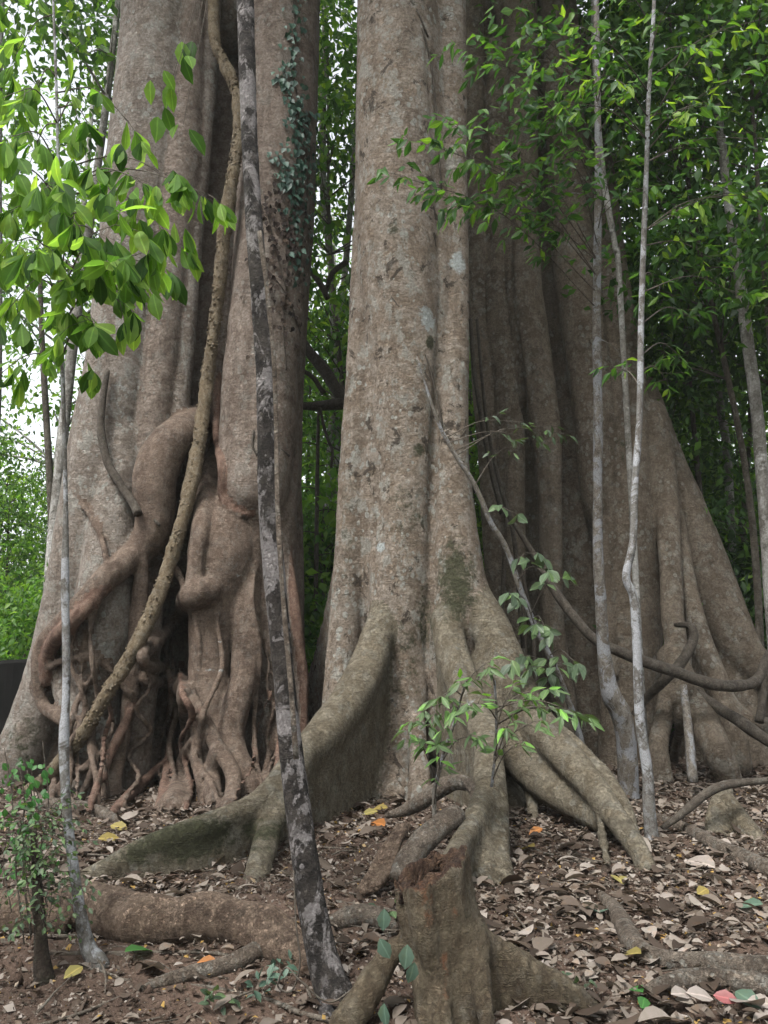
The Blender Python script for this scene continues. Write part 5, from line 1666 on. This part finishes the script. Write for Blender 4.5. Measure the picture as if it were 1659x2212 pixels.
for a in ((1140, 1845, 48, 'leaf_yellow', 'round yellow leaf on the litter right of the middle buttress'), (800, 1768, 36, 'leaf_yellow', 'yellow leaf beside the crooked dead branch, the lefthand of a pair'),
          (822, 1758, 34, 'leaf_yellow', 'yellow leaf beside the crooked dead branch, the righthand of a pair'), (815, 1792, 52, 'leaf_orange', 'orange leaf just below the pair of yellow leaves'),
          (1338, 1915, 56, 'leaf_yellow', 'ochre leaf at the tip of the right buttress'), 
          (1158, 1810, 34, 'leaf_orange', 'orange leaf near the hollow below the right buttress'), 
          (1510, 1878, 86, 'leaf_palefall', 'large pale dead leaf lying open before the straight root'), 
          (1520, 1945, 40, 'leaf_yellow', 'greenish yellow leaf on the litter at right'),
          (1290, 1985, 80, 'leaf_teal', 'dull blue green leaf on the litter before the elbow root'), (1620, 1975, 60, 'leaf_teal', 'pale teal leaf near the right edge'),
          (1357, 2085, 78, 'leaf_yellow', 'curled greenish yellow leaf in the crook of the elbow root'), (235, 1825, 46, 'leaf_yellow', 'yellow leaf on the soil left of the mossy buttress, the nearer'),
          (255, 1800, 44, 'leaf_yellow', 'yellow leaf on the soil left of the mossy buttress, the farther'), (300, 2075, 74, 'leaf_fresh', 'light green leaf on soil under the fallen log'),
          (158, 2125, 50, 'leaf_yellow', 'pale yellow leaf right of the mossy stem'),
          
          (445, 2103, 44, 'leaf_orange', 'orange leaf under the grey half buried root'), (1570, 2185, 52, 'leaf_red', 'dull red leaf in the lower right corner'),
          (1615, 2185, 66, 'leaf_teal', 'pale green round leaf beside the red leaf in the corner'), (1475, 2175, 60, 'leaf_palefall', 'big pale papery leaf under the elbow root, the outer of two'),
          (1515, 2178, 62, 'leaf_palefall', 'big pale papery leaf under the elbow root, beside the red leaf'), (1650, 2195, 60, 'leaf_palefall', 'pale mottled leaf in the extreme right corner'),
          (1375, 2165, 50, 'leaf_fresh', 'fresh green leaf at the bottom edge, larger of two'), (1392, 2195, 44, 'leaf_fresh', 'fresh green leaf at the bottom edge, smaller of two'),
          (1180, 2160, 40, 'leaf_teal', 'little teal leaf beside the stump buttress')):
    ground_leaf(*a)
for px, py, wpx, lab in ((830, 1985, 44, 'dull teal seedling leaf left of the stump top'), (880, 2065, 50, 'blue grey seedling leaf against the stump side'), (830, 2190, 46, 'green seedling leaf over the left stump root'), (820, 2050, 46, 'long green seedling leaf by the stump root'),
                         (895, 2100, 44, 'narrow grey green leaf under the blue grey one')):
    Yq = 3.75
    q = P(px, py - wpx * 0.5, Yq)
    o = leaves('seedling_leaf', [q], [np.array([rl.normal(0, 0.4), -0.2, -1.0])], [np.array([rl.normal(0, 0.3), -1, 0.4])], wpx * mpp(py, Yq), LEAF_OVAL, M['leaf_teal'], None, 1.3, origin=q)
    props(o, lab, 'leaf')
for i, (px, py) in enumerate(((560, 2170), (850, 1990), (420, 2000), (1240, 2170), (610, 2130), (460, 2190))):
    g = G(px, py)
    t = thing('ground_seedling', ['small green seedling on bare soil left of the dark slim tree', 'seedling growing beside the hollow stump', 'seedling in front of the fallen log', 'tiny seedling under the stump buttress',
                                  'seedling at the foot of the dark slim tree', 'tiny seedling at the bottom edge left of centre'][i], 'seedling', g)
    s = Spray(np.random.default_rng(100 + i))
    for k in range(4):
        a = k * 1.6 + i
        s.twig(g, norm(np.array([math.cos(a) * 0.7, math.sin(a) * 0.7, 1.0])), 0.12, 0.06, 0.03, 0.8, 0.002)
    s.build(t, LEAF_OVAL, M['leaf_grey' if i % 2 else 'leaf_teal'], M['sap_brown'])
# ------------------------------------------------------------------ forest behind
rf = np.random.default_rng(91)


def crown_mesh(seed, centers, per, spread, L0, L1, mat, name, nx=0.45):
    r = np.random.default_rng(seed)
    ps, ds = [], []
    for c, s in centers:
        k = int(per * r.uniform(0.6, 1.4))
        q = np.array(c) + r.normal(0, 1, (k, 3)) * np.array([s, s, s * 0.5]) * spread
        ps.append(q)
        d_ = r.normal(0, 1, (k, 3)) + np.array([0, 0, -0.5]) + norm(q - np.array(c)) * 0.6
        ds.append(d_)
    ps, ds = np.vstack(ps), np.vstack(ds)
    ns = np.array([0, 0, 1.0]) + r.normal(0, nx, ps.shape)
    V, F = leaf_arrays(ps, ds, ns, r.uniform(L0, L1, len(ps)), LEAF_FAR, r.uniform(0.8, 1.3, len(ps)))
    me_o = mesh_obj(name, V, F, mat)
    return me_o


def tree_proto(seed, h, r0, zlo, rad, nclump, per, L0, L1, leaf, wood):
    """slim forest tree: curved trunk, limbs to leaf clumps from zlo to the top"""
    r = np.random.default_rng(seed)
    top = np.array([r.normal(0, 0.4), r.normal(0, 0.4), h])
    tr = crom(np.array([[0, 0, -0.4], [r.normal(0, 0.1), r.normal(0, 0.1), h * 0.3], top * [0.7, 0.7, 0.65], top]), 8)
    b = MB()
    b.tube(tr, np.linspace(r0, r0 * 0.3, len(tr)), 8, 1, rough=0.15, freq=3)
    cl = []
    for k in range(nclump):
        z = r.uniform(zlo, h * 1.02)
        f = (z - zlo) / (h - zlo)
        R_ = rad * (0.55 + 0.45 * math.sin(math.pi * min(1, f * 0.9 + 0.1))) * math.sqrt(r.random())
        a = r.uniform(0, 6.283)
        base = tr[np.argmin(np.abs(tr[:, 2] - z))]
        c = base + np.array([math.cos(a) * R_, math.sin(a) * R_, r.normal(0, 0.2)])
        cl.append((c, r.uniform(0.25, 0.6)))
        if k % 2 == 0:
            st = tr[np.argmin(np.abs(tr[:, 2] - (z - 0.5 * R_)))]
            b.tube([st, (st + c) / 2 + np.array([0, 0, 0.1]), c], [r0 * 0.25, r0 * 0.15, 0.006], 4, 3)
    return b, cl, (seed + 1, per, L0, L1, leaf)


PROT = {}


def proto_meshes(key, *a):
    wood = a[-1]
    b, cl, (sd, per, L0, L1, leaf) = tree_proto(*a)
    t = b.build('trunk', M[wood])
    c = crown_mesh(sd, cl, per, 1.0, L0, L1, M[leaf], 'crown')
    PROT[key] = (t.data, c.data)
    bpy.data.objects.remove(t)
    bpy.data.objects.remove(c)


proto_meshes('tall', 201, 15.0, 0.13, 4.0, 2.6, 60, 70, 0.12, 0.24, 'leaf_bg', 'bg_dark')
proto_meshes('tall2', 202, 17.0, 0.16, 6.0, 3.0, 64, 70, 0.12, 0.24, 'leaf_bgl', 'bg_pale')
proto_meshes('mid', 203, 9.0, 0.08, 1.6, 1.9, 70, 65, 0.11, 0.22, 'leaf_bg', 'bg_dark')
proto_meshes('mid2', 204, 8.0, 0.07, 1.2, 1.8, 65, 65, 0.12, 0.24, 'leaf_bgl', 'bg_dark')
proto_meshes('bush', 205, 3.4, 0.04, 0.2, 1.5, 55, 60, 0.1, 0.2, 'leaf_bgl', 'bg_dark')
proto_meshes('bush2', 206, 2.6, 0.04, 0.1, 1.4, 45, 60, 0.1, 0.22, 'leaf_bg', 'bg_dark')
proto_meshes('bare', 207, 16.0, 0.1, 10.0, 1.8, 40, 60, 0.12, 0.22, 'leaf_bg', 'bg_pale')


proto_meshes('lance', 208, 13.5, 0.07, 6.0, 2.3, 80, 80, 0.13, 0.24, 'leaf_lance', 'bg_dark')
proto_meshes('lance2', 209, 12.0, 0.06, 6.3, 2.0, 72, 80, 0.12, 0.22, 'leaf_lance', 'bg_dark')


def plant_tree(key, x, y, sc, rz, name, label, group=None, tilt=(0, 0)):
    o = thing(name, label, 'tree' if 'bush' not in key else 'shrub', (x, y, float(H(x, y)) - 0.05), group)
    o.rotation_euler = (tilt[0], tilt[1], rz)
    o.scale = (sc, sc, sc)
    for d_, nm in zip(PROT[key], ('trunk', 'crown')):
        c = bpy.data.objects.new(nm if 'bush' not in key else {'trunk': 'stems', 'crown': 'foliage'}[nm], d_)
        COL.objects.link(c)
        c.parent = o


def at(px, Y):
    return P(px, 1400, Y)[0]


FT = 'leafy trees of the forest behind'
FL = 'slim leafy forest tree growing in the green mass behind the big trunks'
for key, px, Y, sc in (('tall', 1330, 17, 0.9), ('tall2', 1480, 19, 0.9),  ('mid', 1450, 15, 1.05), ('mid', 1640, 14.5, 1.0),
                       ('mid2', 1540, 17.5, 1.1), ('mid', 1760, 13, 1.0), ('tall', 1290, 25, 1.0), ('mid2', 1420, 20, 1.2), ('mid', 1590, 21, 1.3), 
                       ('tall2', 760, 24, 0.9), ('mid2', 650, 17, 1.05), ('mid2', 720, 16, 1.0), ('mid2', 700, 21, 1.3),
                       ('mid', 90, 19, 0.68), ('mid2', 20, 16.5, 0.6), ('mid', -80, 17, 0.7), ('mid2', 190, 22, 0.8), ('mid2', -40, 22, 0.8), ('mid', 140, 26, 0.8), ('tall2', -190, 24, 1.0),
                       ('mid', 1010, 20, 1.2), ('mid2', 1040, 17, 1.0), ('tall', 1060, 24, 1.2), ('mid', 880, 22, 1.2), ('mid2', 400, 24, 1.0), ('tall', 1180, 22, 1.1)):
    plant_tree(key, at(px, Y), Y, sc, rf.uniform(0, 6.28), 'forest_tree', FL, FT)
plant_tree('bare', at(700, 16), 16, 1.15, 1.0, 'forest_tree', 'tall tree whose hanging crown fills the top of the gap between fig and middle tree')
plant_tree('lance', at(735, 15), 15, 1.1, 4.0, 'forest_tree', 'narrow leaved tree behind the gap right beside the middle trunk')
plant_tree('bare', at(95, 14), 14, 1.25, 1.0, 'forest_tree', 'bare stemmed tree with its high crown in the top left corner')
plant_tree('bare', at(200, 16), 16, 1.35, 3.0, 'forest_tree', 'bare stemmed tree whose high crown touches the upper edge of the fig')
plant_tree('bare', at(-40, 15), 15, 1.3, 5.0, 'forest_tree', 'bare stemmed tree half outside the left edge')
# crowns that show by themselves
plant_tree('tall2', at(110, 19) - 0.2, 19, 1.02, 2.0, 'forest_tree', 'taller forest tree standing farther back between the bare stemmed trees at upper left')
for i, (px, Y) in enumerate(((20, 14.6), (90, 16), (160, 15), (-60, 14.8), (60, 19), (640, 15), (700, 14.5), (740, 17), (665, 19), (1020, 16), (1050, 14.5), (1480, 15.5), (1560, 14.5), (1640, 15.5), (1700, 13.5), (1420, 17), (1520, 18),
                             (1600, 19), (-140, 16), (1040, 19), (200, 17), (620, 13.5), (40, 15.0), (110, 14.6), (-30, 15.4), (690, 13.4), (730, 13.8), (660, 15.5))):
    plant_tree('bush' if i % 2 or px < 760 else 'bush2', at(px, Y), Y, rf.uniform(0.8, 1.35) if px > 300 else rf.uniform(0.6, 0.85), rf.uniform(0, 6.28), 'forest_shrub', 'leafy green shrub in the undergrowth behind the big trunks',
               'undergrowth shrubs')
for key, px, Y, sc, lab in (('lance', 1630, 11.8, 1.0, 'leafy understorey tree whose crown fills the top right, nearest the slender sapling'), ('lance2', 1700, 11.0, 1.05, 'leafy understorey tree at the right edge with its crown in the corner'),
                            ('lance2', 1530, 13.6, 1.1, 'leafy understorey tree behind the white leaning trunk')):
    plant_tree(key, at(px, Y), Y, sc, rf.uniform(0, 6.28), 'understorey_tree', lab)
# pale trunks one can tell apart
for lab, rows, Y, mat in (('white mottled trunk leaning left near the right edge', [(1672, 1400, 28), (1655, 1150, 27), (1636, 900, 26), (1610, 700, 25), (1592, 560, 23), (1570, 400, 21), (1548, 200, 16), (1530, -60, 12)], 11.2, 'bg_pale'),
                          ('thin pale stem left of the white leaning trunk', [(1590, 1350, 16), (1572, 1000, 18), (1556, 880, 17), (1535, 760, 15), (1512, 640, 13), (1490, 400, 10), (1480, 100, 8)], 14.0, 'bg_pale'),
                          ('short pale stem rising behind the mottled sapling', [(1340, 640, 12), (1330, 540, 12), (1312, 440, 14), (1300, 350, 12), (1285, 150, 10), (1280, -80, 8)], 11.0, 'bg_pale'),
                          ('pale crooked trunk in the gap between the fig and the middle tree', [(735, 1350, 18), (730, 1000, 18), (728, 850, 18), (722, 700, 18), (714, 560, 16), (700, 440, 17), (697, 300, 16), (700, 150, 14), (705, -60, 12)], 16.0, 'bg_pale'),
                          ('dim thin trunk seen left of the fig', [(118, 1380, 15), (108, 1050, 15), (100, 900, 14), (92, 760, 12), (86, 600, 10)], 15.0, 'bg_dark'),
                          ('thin grey stem right of the fluted tree', [(1452, 1100, 10), (1440, 880, 11), (1432, 700, 11), (1428, 500, 10), (1420, 200, 8), (1415, -60, 7)], 14.5, 'bg_dark'),
                          ('dim grey stem in shade at the right edge of the fluted tree', [(1600, 1380, 12), (1590, 1200, 12), (1575, 1000, 12), (1560, 700, 10), (1540, 300, 9)], 18.0, 'bg_pale'),
                          ('fine grey stem farthest back in the right thicket', [(1530, 1350, 10), (1528, 1150, 10), (1518, 900, 9), (1500, 500, 8), (1490, 100, 7)], 20.0, 'bg_pale')):
    pts, rad = pxpath([(r[0], r[1], r[2], Y) for r in rows])
    base = pts[0].copy()
    base[2] = float(H(base[0], base[1])) - 0.2
    pts, rad = np.vstack([base, pts]), np.append(rad[0] * 1.1, rad)
    t = thing('pale_trunked_tree' if mat == 'bg_pale' else 'thin_trunked_tree', lab, 'tree', base)
    b = MB()
    b.tube(pts, rad, 10, 6, rough=0.12, freq=5)
    b.build('trunk', M[mat], t)
    tp = pts[-1]
    r = np.random.default_rng(int(rows[0][0]))
    cl = [(tp + np.array([r.normal(0, 1.0), r.normal(0, 1.0), r.uniform(-1.5, 2.5)]), r.uniform(0.3, 0.6)) for _ in range(26)]
    o = crown_mesh(int(rows[0][1]), cl, 55, 1.0, 0.12, 0.22, M['leaf_bg'], 'crown')
    o.parent = t
    o.matrix_parent_inverse.identity()
    o.location = -t.location
# far wall of forest, uncountable
r = np.random.default_rng(301)
n = 2600
ang = r.uniform(-0.75, 0.75, n)
dist = r.uniform(30, 60, n)
x, y = np.sin(ang) * dist, np.cos(ang) * dist
hmax = np.where(ang > 0.12, 9.5, np.where(ang < -0.28, 5.5, 10.5)) * dist / 38.0
z = H(x, y) + hmax * r.random(n) ** 1.1 * r.uniform(0.5, 1.0, n)
cl = [((x[i], y[i], z[i]), r.uniform(0.6, 1.2)) for i in range(n)]
o = crown_mesh(302, cl, 30, 1.0, 0.3, 0.55, M['leaf_bg'], 'distant_forest')
props(o, 'distant green forest closing the view', None, None, 'stuff')

# unseen crowns of the giants and forest round the viewer, added to shade the ground
for root, x0, y0, zt, seed in ((Lfig, -2.3, 10.6, 10.8, 401), (Cmid, 0.3, 9.7, 10.4, 402), (Rbig, 2.6, 13.0, 12.8, 403)):
    r = np.random.default_rng(seed)
    b = MB()
    for k in range(6):
        a = k * 1.05 + r.uniform(0, 0.6)
        e = np.array([x0 + 4.5 * math.cos(a), y0 + 4.5 * math.sin(a), zt + 5.5])
        b.tube([(x0, y0, zt - 0.6), (x0 + math.cos(a) * 1.2, y0 + math.sin(a) * 1.2, zt + 2.2), e], [0.38, 0.25, 0.06], 8, 5)
    b.build('limbs', M['far_bark'], root)
    cl = []
    for k in range(105):
        a, q = r.uniform(0, 6.283), 6.5 * math.sqrt(r.random())
        c = (x0 + q * math.cos(a), y0 + q * math.sin(a), zt + r.uniform(3.0, 6.5))
        if c[2] - 1.0 > CAMZ + 0.97 * max(c[1] + 1.0, 0.1):
            cl.append((c, r.uniform(0.5, 1.0)))
    o = crown_mesh(seed + 9, cl, 26, 1.0, 0.3, 0.5, M['leaf_bg'], 'crown')
    o.parent = root
    o.location = -root.location
r = np.random.default_rng(501)
cl = []
for k in range(900):
    a, q = r.uniform(0, 6.283), r.uniform(7, 20)
    c = np.array([q * math.cos(a), 3 + q * math.sin(a), r.uniform(0.5, 15.0)])
    if c[1] < 3.0 and abs(c[0]) > 0.62 * c[1] + 3:
        cl.append((c, r.uniform(0.6, 1.1)))
o = crown_mesh(502, cl, 26, 1.0, 0.35, 0.6, M['leaf_bg'], 'unseen_shade_forest')
props(o, 'unseen green forest round the viewer, added to shade the ground', None, None, 'stuff')
# ------------------------------------------------------------------ light, sky and camera
SUN_EL, SUN_AZ = math.radians(58), math.radians(215)     # azimuth from +Y towards +X: behind the camera, to the left
w = bpy.data.worlds.new('World')
SC.world = w
w.use_nodes = True
nt = w.node_tree
bgn = nt.nodes['Background']
sky = nt.nodes.new('ShaderNodeTexSky')
sky.sky_type = 'NISHITA'
sky.sun_disc = False
sky.sun_elevation = SUN_EL
sky.sun_rotation = SUN_AZ
sky.air_density = 1.0
sky.dust_density = 4.0
sky.ozone_density = 1.0
hs = nt.nodes.new('ShaderNodeHueSaturation')
hs.inputs['Saturation'].default_value = 0.2
nt.links.new(sky.outputs['Color'], hs.inputs['Color'])
nt.links.new(hs.outputs['Color'], bgn.inputs['Color'])
bgn.inputs['Strength'].default_value = 0.15
sl = bpy.data.lights.new('sun', 'SUN')
sl.energy = 1.7
sl.angle = math.radians(14)
sl.color = (1.0, 0.96, 0.9)
so = bpy.data.objects.new('sun', sl)
COL.objects.link(so)
sd = Vector((math.sin(SUN_AZ) * math.cos(SUN_EL), math.cos(SUN_AZ) * math.cos(SUN_EL), math.sin(SUN_EL)))
so.rotation_euler = (-sd).to_track_quat('-Z', 'Y').to_euler()
so.location = sd * 40

# the humid air under the trees
hm, hnt = mat_new('humid_air')
ho = hnt.nodes.new('ShaderNodeOutputMaterial')
hv = hnt.nodes.new('ShaderNodeVolumePrincipled')
hv.inputs['Color'].default_value = (0.9, 0.95, 0.92, 1)
hv.inputs['Density'].default_value = 0.0008
hnt.links.new(hv.outputs['Volume'], ho.inputs['Volume'])
hx, hy0, hy1, hz0, hz1 = 60.0, -30.0, 75.0, -3.0, 34.0
HV = [(sx * hx, y, z) for z in (hz0, hz1) for y in (hy0, hy1) for sx in (-1, 1)]
props(mesh_obj('haze', HV, [(0, 2, 3, 1), (4, 5, 7, 6), (0, 1, 5, 4), (2, 6, 7, 3), (0, 4, 6, 2), (1, 3, 7, 5)], hm, None, smooth=False), 'thin humid haze between the trees', None, None, 'stuff')

cam = bpy.data.cameras.new('camera')
cam.sensor_fit = 'VERTICAL'
cam.sensor_height = 24.0
cam.lens = 12.0 / TV
cam.clip_start = 0.05
cam.clip_end = 2000
co = bpy.data.objects.new('camera', cam)
COL.objects.link(co)
co.location = (0, 0, CAMZ)
co.rotation_euler = (math.pi / 2 + PITCH, 0, 0)
SC.camera = co

SC.view_settings.view_transform = 'Standard'
SC.view_settings.look = 'None'
SC.view_settings.exposure = 1.55
SC.view_settings.gamma = 1.0
SC.cycles.max_bounces = 5
SC.cycles.diffuse_bounces = 2
SC.cycles.glossy_bounces = 2
SC.cycles.transmission_bounces = 4
SC.cycles.use_denoising = True
